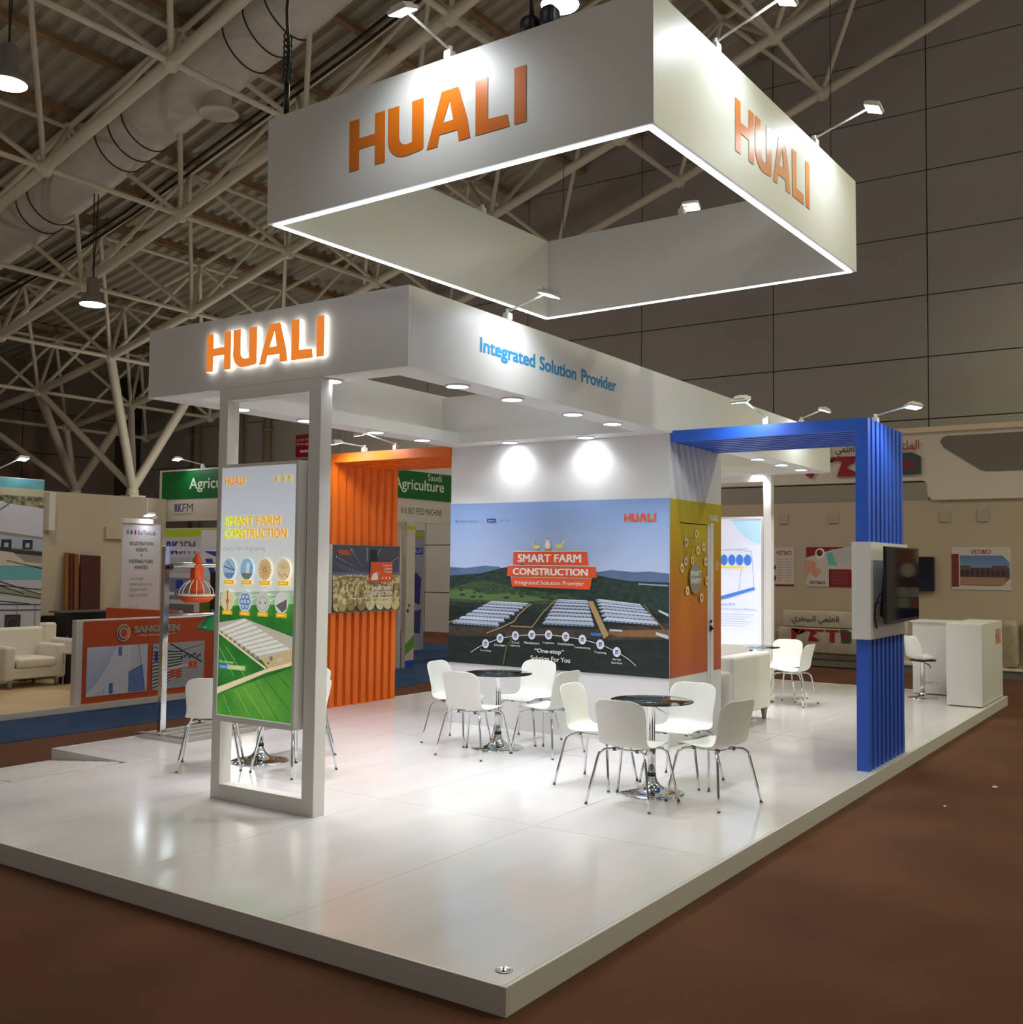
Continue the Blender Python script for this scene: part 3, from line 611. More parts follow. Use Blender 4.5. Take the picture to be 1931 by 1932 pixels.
# ================================================================ slatted portals
def portal(label,col,yo,yi,yw,name='slatted_portal'):
    """nine upside-down-L fins: post between yo/yi, beam running to yw"""
    t=thing(name,(5.91,min(yo,yi),0),label,'portal')
    me=None
    for k in range(9):
        x=5.91+k*.148; g=G()
        a,b=min(yo,yi),max(yo,yi)
        if yw>b: poly=[(a,0),(b,0),(b,Z3-.115),(yw,Z3-.115),(yw,Z3),(a,Z3)]
        else: poly=[(a,0),(b,0),(b,Z3),(yw,Z3),(yw,Z3-.115),(a,Z3-.115)]
        if me is None:
            v=[(0,p[0]-a,p[1]) for p in poly]+[(.086,p[0]-a,p[1]) for p in poly]; n=6
            area=sum(poly[i][0]*poly[(i+1)%n][1]-poly[(i+1)%n][0]*poly[i][1] for i in range(n))
            f=[(0,1,2,3),(0,3,4,5)] if yw>b else None
            if yw>b: F1=[(0,3,2,1),(0,5,4,3)]
            else: F1=[(0,2,1),(0,5,2),(5,4,3),(5,3,2)]
            if yw>b:
                fs=[(0,1,2,5),(2,3,4,5)]
            else: fs=[(0,1,2,5),(2,3,4,5)]
            back=[tuple(i+n for i in reversed(q)) for q in fs]; sides=[(i,(i+1)%n,(i+1)%n+n,i+n) for i in range(n)]
            me=bpy.data.meshes.new('fin'); me.from_pydata(v,[],fs+back+sides); me.materials.append(col); me.update()
            import bmesh
            bm=bmesh.new(); bm.from_mesh(me); bmesh.ops.recalc_face_normals(bm,faces=bm.faces); bm.to_mesh(me); bm.free()
        o=bpy.data.objects.new('fin',me); COL.objects.link(o); o.parent=t; o.location=(x-5.91,0,0)
    return t
Z3=3.24
portal('blue slatted portal of nine upright fins carrying the wall television',BLUE,.036,.151,2.035)
portal('orange slatted portal of nine fins on the left side of the cabin',ORANGE,6.765,6.85,4.88)
# display boxes
db=thing('display_box',(5.84,-.0,1.2),'cream white wall box wrapped round the blue slatted fins','display box')
P('box_body',db,lambda g:(g.box(5.84,7.12,.0,.030,1.2,2.09,WHITE),g.box(5.84,7.12,.157,.17,1.2,2.09,WHITE),g.box(5.84,5.90,.030,.157,1.2,2.09,WHITE),g.box(7.185,7.2,.0,.17,1.2,2.09,WHITE),g.box(7.12,7.185,.0,.03,1.2,2.09,WHITE)))
db=thing('photo_box',(5.84,6.70,1.2),'white box with printed chicks photo wrapped round the orange fins','display box')
P('box_body',db,lambda g:(g.box(5.86,7.2,6.72,6.755,1.2,2.08,WHITE),g.box(5.86,7.2,6.86,6.90,1.2,2.08,WHITE),g.box(5.86,5.90,6.755,6.86,1.2,2.08,WHITE)))
c=Print((5.86,6.72,1.2),*SIDE_B); BG=gmat('barn_ceiling_print',[(0,(70,66,52)),(.55,(84,88,96)),(.62,(60,68,92)),(1,(72,74,78))],2)
P('photo_backing',db,lambda g:g.box(5.87,7.19,6.716,6.72,1.203,2.077,BG))
CY=[mat('chick_print_%d'%k,cc,.6,noise=.25,nscale=(18,18,18)) for k,cc in enumerate([(214,200,136),(182,166,98),(228,218,172),(154,138,88)])]
c=Print((5.86,6.7155,1.2),*SIDE_B)
for a in range(5):
    c.line([(.04+.02*a,.66-.02*a),(.62,.50-.004*a)],.005,pm((96,104,120)),False)
for k in range(9): c.disc(.08+.055*k,.72-.02*k,.010-.0008*k,pm((240,240,244)),n=8,up=False); c.disc(.36+.03*k,.82-.033*k,.009-.0008*k,pm((240,240,244)),n=8,up=False); c.disc(1.28-.045*k,.72-.02*k,.009-.0008*k,pm((240,240,244)),n=8,up=False); c.disc(.66,.84-.02*k,.007,pm((240,240,244)),n=8,up=False); c.disc(.92-.02*k,.83-.025*k,.007,pm((240,240,244)),n=8,up=False)
c.rect(.01,.47,1.33,.52,pm((96,104,132))); c.rect(.72,.66,.86,.82,pm((34,34,38)),False); c.rect(.01,0.003,1.33,.49,pm((104,98,84)))
random.seed(7); DKC=pm((70,58,40)); SHC=pm((58,52,38))
for row in range(9):
    t=row/8; yy=.47-.42*t**1.15; r=.020+.080*t**1.3; x=.02+random.random()*r
    while x<1.32:
        x_=min(max(x,r*.95+.012),1.325-r*.95); y_=max(yy,r*.85+.006)+random.uniform(-.006,.012); s_=random.choice((-1,1))
        if t>.2: c.disc(x_,max(y_-r*.35,r*.6+.004),r*.95,SHC,ry=r*.55,n=14,up=False)
        c.disc(x_,y_,r*.85,CY[random.randrange(4)],ry=r*.8,n=16,up=False); c.disc(x_+s_*r*.35,y_+r*.55,r*.42,CY[random.randrange(4)],n=12,up=False)
        if t>.3: c.disc(x_+s_*r*.55,y_+r*.5,r*.09,DKC,n=7,up=False)
        x+=r*random.uniform(1.25,2.2)
c.L+=1
OR2=pm((222,86,32)); c.poly([(.70,.39),(1.16,.39),(1.16,.66),(.72,.66)],OR2)
c.poly([(.72,.42),(.76,.50),(.84,.53),(.87,.45),(.86,.42)],WH,False); c.line([(.86,.46),(.89,.53)],.006,WH,False)
for n,wd in enumerate(('Integrated','Solution','Provider')): c.text(wd,1.14-.018*len(wd),.60-.042*n,1.145,.63-.042*n,WH,.01,False)
for x in (.96,1.03,1.10): c.disc(x,.445,.014,WH,ry=.018,n=8,up=False)
c.up(); c.text('SMART FARM',.74,.285,1.165,.335,WH,.035,False); c.text('CONSTRUCTION',.66,.215,1.165,.27,WH,.035,False); c.text('Provide Broiler, Layer, Breeder and Duck Raising',.32,.165,1.165,.195,WH,.02,False); c.text('Equipment and System Solutions',.60,.115,1.165,.145,WH,.02,False)
logo(c,.10,.745,.32,.815,OR2); c.build('chicks_photo',db)
# television on the blue portal
tv=thing('wall_television',(6.51,-.12,1.35),'large black television hung on the cream box of the blue portal','television')
SCREEN=mat('dark_glass_screen',(6,7,18),.05,spec=.2)
P('housing',tv,lambda g:(g.box(5.89,7.13,-.125,-.098,1.345,2.05,BLACK),g.add([(5.95,-.098,1.37),(7.07,-.098,1.37),(7.07,-.098,2.0),(5.95,-.098,2.0),(6.0,-.035,1.42),(7.02,-.035,1.42),(7.02,-.075,1.9),(6.0,-.075,1.9)],[(0,1,2,3)[::-1],(4,5,6,7),(0,4,7,3),(1,2,6,5),(0,1,5,4),(3,7,6,2)],BLACK)),.004)
P('screen',tv,lambda g:g.box(5.905,7.115,-.1275,-.1245,1.375,2.035,SCREEN))
BX('wall_bracket',tv,(6.3,6.72,-.045,0.0,1.55,1.85),BLACK)
P('power_cable',tv,lambda g:(g.tube([(5.99,-.05,1.62),(5.96,-.03,1.57),(5.93,-.015,1.48),(5.93,-.012,1.38),(5.96,-.02,1.30)],.006,BLACK,6),g.tube([(6.0,-.05,1.52),(5.96,-.02,1.55),(5.93,-.012,1.50)],.005,BLACK,6)))
# ================================================================ hanging ring
RY=-.0165051; RM=Matrix(((0.99981491,0.01653752,-0.00983095),(-0.01650358,0.9998576,0.00352353),(0.00988782,-0.00336063,0.99994547)))
RA=Vector((1.34402,-.03726,4.34788)); L1,L2,RH=3.757,3.187,.787
def RW(a,b,z): return RA+RM@Vector((a,b,z))
RM4=Matrix.Translation(RA)@RM.to_4x4()
ring=thing('hanging_sign_ring',tuple(RA),'white square sign ring hanging over the stand with orange logo on its faces','hanging sign')
rb=.07
def rg(name,b,m): 
    g=G(); g.box(*b,m,M=RM4); return g.build(name,ring)
rg('ring_panel',(0,rb,0,L2,0,RH),WHITE); rg('ring_panel',(rb,L1-rb,0,rb,0,RH),WHITE); rg('ring_panel',(rb,L1-rb,L2-rb,L2,0,RH),WHITE); rg('ring_panel',(L1-rb,L1,0,L2,0,RH),WHITE)
LED=mat('led_strip',(250,252,255),.5,emit=7.5,ecol=(226,238,255))
for b in ((.03,.062,.03,L2-.03,-.008,-.001),(L1-.062,L1-.03,.03,L2-.03,-.008,-.001),(.062,L1-.062,.03,.062,-.008,-.001),(.062,L1-.062,L2-.062,L2-.03,-.008,-.001)): rg('led_strip',b,LED)
VO=gmat('vinyl_orange',[(0,(214,108,18)),(1,(228,122,26))],2,rough=.3)
U1=RM@Vector((0,-1,0)); U2=RM@Vector((1,0,0)); VV=RM@Vector((0,0,1))
for ch in 'HUALI':
    g=G(); word_letter(g,ch,RW(-.001,2.355,.215),U1,VV,1.485,.355,.002,VO); g.build('vinyl_letter',ring)
    g=G(); word_letter(g,ch,RW(1.155,-.001,.215),U2,VV,1.425,.355,.002,VO); g.build('vinyl_letter',ring)
for k,(a,b) in enumerate(((.04,3.04),(.04,.2),(L1-.04,.2),(L1-.04,2.95))):
    p=RW(a,b,RH); g=G()
    if k>1: g.tube([p,(p.x,p.y,12.2)],.004,BLACK,5)
    else:
        g.tube([p,p+Vector((0,0,.25))],.02,BLACK,8); pts=[p+Vector((.012*math.sin(q*1.1),.012*math.cos(q*1.1),.2+q*.12)) for q in range(int((12.2-p.z)/.12))]
        g.tube(pts,.013,BLACK,6)
        for q in range(0,8): g.tube([p+Vector((.04*math.cos(t),.0,.28+q*.045+.035*math.sin(t))) for t in [w*math.pi/4 for w in range(8)]],.007,BLACK,5,closed=True)
    tag(g.build('hoist_chain' if k<2 else 'suspension_wire',None,loc=tuple(p)),['black hoist chain above the left front corner of the hanging ring','black hoist chain above the nearest top corner of the hanging ring','thin wire holding the far right corner of the hanging ring','thin wire holding the inner far corner of the hanging ring'][k],'chain' if k<2 else 'wire')
p=RW(.1,.90,RH); g=G(); g.rbox(p.x-.07,p.x+.07,p.y-.06,p.y+.06,p.z,p.z+.13,.04,BLACK); g.rbox(p.x-.06,p.x+.06,p.y-.19,p.y-.08,p.z+.0,p.z+.16,.04,mat('hoist_blue',(30,34,72),.4)); g.tube([p+Vector((0,0,.12)),p+Vector((0,0,.6))],.015,BLACK,8); g.tube([p+Vector((-.05,-.04,.10)),p+Vector((0,0,.36)),p+Vector((.05,.04,.10))],.009,BLACK,6)
tag(g.build('chain_hoist',None,loc=tuple(p)),'dark chain hoist motor with hook lying on top of the ring panel','hoist')
# ================================================================ arm flood lights
ARMW=mat('arm_white_metal',(224,222,214),.35); FG=mat('flood_glow',(255,255,255),.4,emit=26,ecol=(232,246,255))
def flood(base,head,aim,label,en=26,glow=True,tw=(0,0),on=True):
    base,head=Vector(base),Vector(head); t=thing('arm_flood_light',tuple(base),label,'flood light','arm flood lights clipped on the stand')
    aimv=Vector(aim).normalized(); Rm=aimv.to_track_quat('-Z','Y').to_matrix().to_4x4(); Mh=Matrix.Translation(head)@Rm
    P('clamp',t,lambda g:(g.rbox(base.x-.035,base.x+.035,base.y-.03,base.y+.03,base.z-.0,base.z+.06,.012,ARMW),g.tube([base+Vector((0,0,.05)),base+Vector((0,0,.09))],.018,ARMW,10)))
    P('arm',t,lambda g:(g.tube([base+Vector((0,0,.07)),head-aimv*.02],.009,ARMW,8),g.tube([head-aimv*.045+Vector((.0,0,0)),head-aimv*.005],.02,ARMW,10)))
    def hd(g): g.rbox(-.085,.085,-.065,.065,-.012,.018,.01,ARMW,2,Mh); g.box(-.06,.06,-.045,.045,.018,.034,ARMW,Mh)
    P('lamp_head',t,hd)
    P('led_panel',t,lambda g:g.box(-.074,.074,-.054,.054,-.0155,-.0125,FG if on else ARMW,Mh))
    if on: lamp('SPOT',head+aimv*.03,en,(.88,.95,1.0),t,aimv,.05,150,.7)
def ringflood(a,b,na,nb,label,out=.42,h=.16,en=30):
    base=RW(a,b,RH); head=RW(a+na*out,b+nb*out,RH+h); n=RM@Vector((na,nb,0)); flood(base,head,(-n*.30+Vector((0,0,-.95))),label,en)
ringflood(.035,1.50,-1,.1,'arm flood light above the letter A on the ring left face')
ringflood(.93,.035,.1,-1,'arm flood light on the ring right face nearest the corner',.45,.24)
ringflood(2.81,.035,.1,-1,'arm flood light on the ring right face farther from the corner',.45,.22)
ringflood(L1-.035,1.62,1,.2,'arm flood light seen over the far panel inside the ring',.35,.20)
ringflood(2.61,L2-.035,0,1,'arm flood light clipped behind the left inner panel of the ring',.3,.02)
flood((2.92,2.03,Z2),(2.86,1.60,3.93),(.0,.28,-.95),'arm flood light over the blue slogan of the canopy',32)
flood((9.97,2.03,Z2),(9.62,1.60,3.90),(.0,.3,-.95),'arm flood light on the canopy just right of the blue portal top',24)
flood((5.95,1.02,Z3),(5.56,1.13,3.44),(.4,0,-.9),'arm flood light lighting the blue beam face',22)
flood((6.38,.09,Z3),(6.30,-.28,3.37),(-.1,.15,-.97),'bright arm flood light at the right top of the blue portal',24)
flood((5.95,6.28,Z3),(5.60,6.45,3.33),(.25,-.05,-.95),'bright arm flood light at the left end of the orange beam',22)
flood((5.95,5.76,Z3),(5.55,5.98,3.42),(.5,-.05,-.85),'arm flood light seen from behind over the middle of the orange beam',22)
# ================================================================ furniture
# shell chair
def chair_proto():
    t=thing('shell_chair',(0,0,0),'','chair','white shell chairs with chrome legs')
    prof=[(.235,.438,.165),(.222,.452,.20),(.19,.459,.222),(.12,.456,.232),(.03,.447,.235),(-.06,.441,.232),(-.125,.445,.226),(-.170,.463,.218),(-.198,.498,.212),(-.215,.545,.210),(-.232,.60,.213),(-.246,.66,.219),(-.258,.72,.223),(-.268,.765,.218),(-.275,.795,.200),(-.279,.814,.165),(-.282,.823,.11)]
    nu=12; v=[];f=[]
    for k,(x,z,w) in enumerate(prof):
        b=min(max((k-6)/4,0),1); c0=.018*(1-b)*(0 if k<2 else 1); c1=.045*b*(1 if k<13 else max(.2,1-(k-12)*.2))
        for i in range(nu+1):
            s=-1+2*i/nu; v.append((x+c1*s*s, w*math.sin(s*math.pi/2)*1.0 if False else w*s, z+c0*abs(s)**3))
    for a in range(len(prof)-1):
        for i in range(nu): f.append((a*(nu+1)+i,a*(nu+1)+i+1,(a+1)*(nu+1)+i+1,(a+1)*(nu+1)+i))
    g=G(); g.add(v,f,PLASTIC,True); sh=g.build('seat_shell',t)
    so=sh.modifiers.new('thick','SOLIDIFY'); so.thickness=.007; so.offset=0
    ss=sh.modifiers.new('smooth','SUBSURF'); ss.levels=1; ss.render_levels=1
    for sx in (1,-1):
        for sy in (1,-1):
            X=.13 if sx>0 else -.12
            pts=[(X*.9,sy*.06,.425),(X,sy*.12,.424),(X*1.12+sx*.02,sy*.175,.418),(X*1.2+sx*.035,sy*.198,.395),(X*1.22+sx*.045,sy*.206,.36)]
            e=Vector((sx*.255,sy*.272,.012)); s0=Vector(pts[-1]); pts+= [tuple(s0.lerp(e,q)) for q in (.33,.66,1)]
            g=G(); g.tube(pts,.011,CHROME,8); g.tube([e,(e.x,e.y,0)],.0125,mat('foot_cap',(90,90,90),.5),8); g.build('leg',t)
    g=G()
    for sy in (1,-1): g.tube([(.13,sy*.11,.424),(-.12,sy*.11,.424)],.009,CHROME,8)
    for sx in (.12,-.11): g.tube([(sx,-.12,.422),(sx,.12,.422)],.009,CHROME,8); g.lathe([(.02,.41),(.02,.435)],mat('foot_cap',(90,90,90),.5),8,(sx,.1,0)); g.lathe([(.02,.41),(.02,.435)],mat('foot_cap',(90,90,90),.5),8,(sx,-.1,0))
    g.build('under_frame',t)
    return t
def copy_tree(o,parent=None):
    c=o.copy(); COL.objects.link(c)
    if parent is not None: c.parent=parent
    for ch in list(o.children):
        copy_tree(ch,c)
    return c
cp=chair_proto(); used=False
def put(proto,i,x,y,a,label,z=0):
    o=proto if i==0 else copy_tree(proto); o.location=(x,y,z); o.rotation_euler=(0,0,math.radians(a)); o['label']=label; return o
CH=[(3.51,1.20,0,'white shell chair seen from behind at the front right table'),
 (3.92,.70,76,'white shell chair right of the nearest table, back turned to the aisle'),
 (3.995,1.80,-88,'white shell chair left of the front right table, turned sideways'),
 (4.50,1.24,180,'white shell chair facing the camera behind the front right table'),
 (4.43,3.41,0,'white shell chair seen from behind at the middle table before the mural'),
 (4.92,3.99,-85,'white shell chair at the far left of the middle table before the mural'),
 (4.94,2.88,86,'white shell chair right of the middle table, partly hidden by another chair back'),
 (5.43,3.45,180,'white shell chair facing the camera against the mural wall'),
 (2.50,4.93,46,'white shell chair left of the tall light box frame, mostly seen from behind'),
 (2.80,4.19,90,'white shell chair whose legs show below the light box'),
 (3.33,4.71,180,'white shell chair peeking out right of the tall light box frame'),
 (10.08,2.2,88,'white shell chair seen side-on right of the sofa'),
 (10.53,2.50,180,'white shell chair facing the camera right of the sofa'),
 (9.60,2.75,0,'white shell chair back showing over the sofa')]
for i,(x,y,a,l) in enumerate(CH): put(cp,i,x,y,a,l)
# glass tables
TG_=bpy.data.materials.new('smoked_glass'); TG_.use_nodes=True; nt=TG_.node_tree; nt.nodes.remove(nt.nodes['Principled BSDF'])
tr=nt.nodes.new('ShaderNodeBsdfTransparent'); tr.inputs[0].default_value=(.74,.80,.79,1); gl=nt.nodes.new('ShaderNodeBsdfGlossy'); gl.inputs['Roughness'].default_value=.02; fr=nt.nodes.new('ShaderNodeFresnel'); fr.inputs[0].default_value=1.5; mx=nt.nodes.new('ShaderNodeMixShader')
nt.links.new(fr.outputs[0],mx.inputs[0]); nt.links.new(tr.outputs[0],mx.inputs[1]); nt.links.new(gl.outputs[0],mx.inputs[2]); nt.links.new(mx.outputs[0],nt.nodes['Material Output'].inputs[0])
def table_proto():
    t=thing('glass_table',(0,0,0),'','table','round glass tables on chrome pedestals')
    P('glass_top',t,lambda g:g.lathe([(0,.742),(.336,.742),(.34,.745),(.34,.749),(.336,.752),(0,.752)],TG_,48))
    P('pedestal',t,lambda g:(g.lathe([(.034,.10),(.034,.42),(.028,.43),(.028,.70),(.034,.71),(.034,.735),(.09,.738),(.09,.742),(0,.742)],CHROME,24)))
    P('collar',t,lambda g:g.lathe([(.036,.135),(.036,.165)],BLACK,24))
    P('trumpet_base',t,lambda g:g.lathe([(.265,0),(.265,.006),(.255,.012),(.19,.022),(.12,.036),(.075,.065),(.048,.10),(.036,.138),(.034,.14)],CHROME,48))
    P('height_lever',t,lambda g:g.tube([(.03,-.01,.70),(.09,-.06,.66),(.16,-.12,.615)],.005,CHROME,6))
    return t
tp=table_proto()
for i,(x,y,l) in enumerate([(3.92,1.24,'round smoked glass table on chrome trumpet foot, nearest the right edge'),(4.87,3.43,'round smoked glass table on chrome foot before the mural'),(2.94,4.78,'round table behind the light box, only its chrome foot in view'),(10.05,2.72,'round glass table between the chairs behind the sofa')]): put(tp,i,x,y,[20,60,0,0][i],l)
# sofa --------------------------------------------------------------
LEATH=mat('white_leather',(232,228,216),.42,bump=.08,bscale=30)
def sofa(loc,w,label,name='sofa',cat='sofa',rz=0,dep=.78,bh=.82,ah=.66):
    t=thing(name,(0,0,0),label,cat)
    P('base',t,lambda g:g.rbox(-w/2+.03,w/2-.03,.05,dep-.02,.14,.30,.02,LEATH))
    P('backrest',t,lambda g:g.rbox(-w/2+.06,w/2-.06,0,.22,.14,bh,.045,LEATH,4))
    for s in (-1,1): P('armrest',t,lambda g:g.rbox(min(s*(w/2-.17),s*w/2),max(s*(w/2-.17),s*w/2),.02,dep,.12,ah,.05,LEATH,4))
    n=2 if w>1.1 else 1; cw=(w-.36)/n
    for k in range(n): P('seat_cushion',t,lambda g:g.rbox(-w/2+.18+k*cw,-w/2+.18+(k+1)*cw-.005,.18,dep+.02,.30,.44,.045,LEATH,4))
    for a in (-1,1):
        for b in (.07,dep-.07): P('foot',t,lambda g:g.lathe([(.025,0),(.032,.06),(.045,.15)],mat('foot_grey',(150,150,140),.4,.3),12,(a*(w/2-.12),b,0)))
    t.location=loc; t.rotation_euler=(0,0,rz); return t
sofa((8.0,1.95,0),1.32,'white leather sofa with its back to the aisle beside the cabin corner')
# bar stool ---------------------------------------------------------
t=thing('bar_stool',(0,0,0),'white bucket bar stool on chrome column before the reception desk','bar stool')
pr_=[(.21,.80,.16),(.19,.812,.185),(.10,.80,.20),(0,.785,.20),(-.10,.785,.20),(-.165,.81,.195),(-.20,.87,.185),(-.225,.95,.18),(-.25,1.03,.165),(-.262,1.08,.13),(-.268,1.11,.08)]
v=[];f=[]
for k,(x,z,w) in enumerate(pr_):
    b=min(max((k-4)/3,0),1)
    for i in range(11): s=-1+.2*i; v.append((x+.09*b*s*s,w*s,z-.22+.03*(1-b)*s*s))
for a in range(10):
    for i in range(10): f.append((a*11+i,a*11+i+1,(a+1)*11+i+1,(a+1)*11+i))
g=G(); g.add(v,f,PLASTIC,True); o=g.build('bucket_seat',t); m=o.modifiers.new('t','SOLIDIFY'); m.thickness=.02; m.offset=-1; m=o.modifiers.new('s','SUBSURF'); m.levels=1;m.render_levels=1
P('seat_underside',t,lambda g:g.rbox(-.14,.15,-.11,.11,.525,.555,.012,mat('dark_violet_plastic',(48,38,62),.4)))
P('column',t,lambda g:g.lathe([(.045,.53),(.03,.50),(.028,.22),(.033,.20),(.033,.07)],CHROME,20))
P('round_base',t,lambda g:g.lathe([(.205,0),(.205,.008),(.14,.02),(.07,.035),(.045,.07),(.034,.09)],CHROME,40))
P('foot_ring',t,lambda g:g.tube([(.03+.10+.10*math.cos(q*math.pi/10),.10*math.sin(q*math.pi/10),.215) for q in range(20)],.009,CHROME,8,closed=True))
P('lift_lever',t,lambda g:g.tube([(.03,-.02,.50),(.08,-.05,.47),(.09,-.055,.43)],.008,BLACK,8))
t.location=(11.93,.93,0); t.rotation_euler=(0,0,math.radians(-42))
# reception desk ----------------------------------------------------
t=thing('reception_desk',(11.3,.03,0),'white L shaped reception desk with small orange logo at the far right end','desk')
BX('front_block',t,(11.30,12.87,.03,.48,.012,1.11),WHITE,.004)
BX('side_wing',t,(12.45,12.87,.48,1.19,.012,1.06),WHITE,.004)
BX('wing_top',t,(12.40,12.87,.48,1.22,1.06,1.085),WHITE,.003)
BX('plinth',t,(11.33,12.85,.05,.46,0,.012),BLACK)
q=Print((11.3,.03,0),*SIDE_B); logo(q,1.02,.79,1.45,1.0,pm((206,92,30))); q.build('desk_logo',t)
# feeder display rack ------------------------------------------------
t=thing('feeder_display_rack',(3.15,6.1,0),'chrome and aluminium display rack with pipes holding poultry feeders','display rack')
BX('base_rail',t,(3.10,3.17,6.08,6.82,0,.05),STEEL,.004); BX('base_rail',t,(5.08,5.15,6.08,6.74,0,.05),STEEL,.004)
for y in (6.10,6.33,6.50,6.72): BX('base_bar',t,(3.17,5.08,y,y+.07,.0,.045),mat('matt_aluminium',(176,172,164),.45,.6),.004)
BX('upright',t,(3.12,3.19,6.46,6.52,.05,2.0),CHROME,.006); BX('upright',t,(5.09,5.15,6.46,6.52,.05,2.0),CHROME,.006); BX('top_bar',t,(3.19,5.09,6.46,6.52,1.955,2.0),STEEL,.004)
for z in (1.80,1.27): P('feed_pipe',t,lambda g:g.tube([(3.19,6.49,z),(5.09,6.49,z)],.028,STEEL,16))
P('cap',t,lambda g:g.tube([(3.155,6.40,1.78),(3.155,6.465,1.78)],.03,BLACK,16))
WP=mat('white_grill_plastic',(232,222,206),.4); GP=mat('green_plastic',(12,128,74),.25,coat=.4); OP=mat('orange_plastic',(236,84,24),.4)
def feeder_o(x,label):
    t=thing('poultry_feeder',(x,6.49,1.40),label,'feeder')
    c=(x,6.49,0)
    P('feeder_body',t,lambda g:(g.lathe([(.0,1.52),(.075,1.50),(.085,1.56),(.06,1.62),(.075,1.64),(.075,1.655),(.055,1.66),(.045,1.76),(.045,1.82)],OP,24,c),g.lathe([(.045,1.82),(.05,1.86),(.03,1.90),(0,1.935)],OP,6,c),g.box(x-.055,x+.05,6.45,6.53,1.66,1.80,OP)))
    P('feed_pan',t,lambda g:g.lathe([(0,1.405),(.12,1.405),(.175,1.44),(.19,1.47),(.18,1.475),(.165,1.45),(.11,1.42),(0,1.42)],OP,36,c))
    P('pan_rim',t,lambda g:g.lathe([(.178,1.468),(.196,1.472),(.196,1.49),(.178,1.49)],WP,36,c))
    for k in range(14):
        a=2*math.pi*k/14; ca,sa=math.cos(a),math.sin(a)
        P('grill_spoke',t,lambda g:g.tube([(x+r*ca,6.49+r*sa,z) for r,z in ((.186,1.485),(.172,1.545),(.13,1.60),(.07,1.64))],.0055,WP,6))
feeder_o(3.56,'orange poultry pan feeder with white grill clipped on the upper pipe')
t=thing('bell_drinker',(3.83,6.49,1.10),'green bell shaped poultry drinker hanging from the lower pipe','drinker')
c=(3.83,6.49,0)
P('bell',t,lambda g:g.lathe([(.205,1.10),(.212,1.115),(.205,1.13),(.18,1.135),(.165,1.165),(.11,1.225),(.06,1.255),(.05,1.30)],GP,36,c))
P('hanger_clip',t,lambda g:(g.box(3.79,3.87,6.455,6.525,1.25,1.315,mat('grey_clip',(120,118,118),.4)),g.tube([(3.78,6.49,1.27),(3.76,6.49,1.31)],.02,BLACK,8)))
# ================================================================ orange booth on the left
FB_=-.045
t=thing('booth_platform',(-2,9.68,MH),'low pale wooden platform of the orange booth with white edge','platform')
TANF=mat('pale_wood_floor',(206,180,140),.5,noise=.12,nscale=(.6,6,1))
P('platform_body',t,lambda g:g.box(-4,9.35,9.68,14.55,MH,FB_-.004,EDGE)); 
for k in range(9):
    for j in range(4): P('floor_panel',t,lambda g:g.box(-4+k*1.48,-4+(k+1)*1.48-.006,9.72+j*1.2,9.72+(j+1)*1.2-.006,FB_-.004,FB_,TANF))
ORB=mat('booth_orange_panel',(196,78,30),.5)
t=thing('booth_counter_panel',(4.3,9.75,FB_),'orange counter panel with round logo and two greenhouse photos','panel')
BX('panel_core',t,(4.30,8.9,9.755,9.85,FB_,1.055),WHITE,.003); BX('panel_face',t,(4.40,8.88,9.748,9.756,FB_+.005,1.035),ORB)
q=Print((4.30,9.748,FB_),*SIDE_B); SKYB=gmat('panel_sky',[(0,(210,220,236)),(1,(126,158,208))],3)
BX('photo_sky',t,(4.46,5.40,9.744,9.748,.04,.69),SKYB)
q=Print((4.30,9.7435,FB_),*SIDE_B)
PW=pm((222,226,234)); PW2=pm((190,198,214)); PB=pm((78,116,180))
q.poly([(.16,.09),(1.10,.09),(1.10,.735),(.62,.735),(.56,.66),(.50,.52),(.42,.40),(.30,.25),(.16,.12)],PW); q.poly([(.80,.09),(1.10,.09),(1.10,.735),(.86,.735)],pm((206,212,224)))
for a in (.66,.76,.93): q.line([(a,.09),(a+.0,.72)],.004,PW2,False)
q.line([(.30,.22),(1.10,.40)],.003,PW2,False); q.line([(.5,.5),(1.1,.62)],.003,PW2,False); q.rect(.63,.60,.69,.72,pm((110,130,180)),False); q.rect(.50,.10,.56,.24,PB,False); q.rect(.40,.10,.43,.18,PW2,False); q.rect(.33,.10,.35,.15,PW2,False); q.up()
q.poly([(.80,.10),(1.07,.10),(1.02,.46),(.80,.37)],PB)
for k in range(9): q.line([(.815,.125+k*.028),(1.04-.004*k,.13+k*.034)],.010,pm((150,182,226)),False)
q.line([(.95,.735),(1.0,.46)],.005,pm((90,100,130)))
x0,y0,x1,y1=1.18,.085,2.08,.73
q.rect(x0,y0,x1,y1,pm((176,180,182)))
for k in range(11): q.line([(x0+.01,y0+.03+k*.05),(x0+.50,y0+.16+k*.035)],.016,pm((40,66,44)),False); q.line([(x0+.01,y0+.055+k*.05),(x0+.50,y0+.175+k*.035)],.007,pm((226,228,224)),False)
q.up(); q.line([(x0+.30,y1-.02),(x1-.05,y0+.34)],.02,pm((40,44,60)),False); q.line([(x0+.02,y1-.05),(x0+.4,y1-.14),(x1-.02,y1-.05)],.008,pm((60,66,84)),False); q.line([(x0+.1,y0+.02),(x1-.1,y0+.3)],.008,pm((220,220,220)),False); q.rect(x0+.03,y0+.40,x0+.09,y0+.52,pm((40,60,150)),False)
q.line([(x0+.25,y0+.27),(x0+.75,y0+.33)],.03,pm((236,214,200)),False)
for a in (.3,.62,.4,.7): q.rect(x0+a,y0+.15+.1*(a>.5),x0+a+.07,y0+.26+.1*(a>.5),pm((226,84,50)),False)
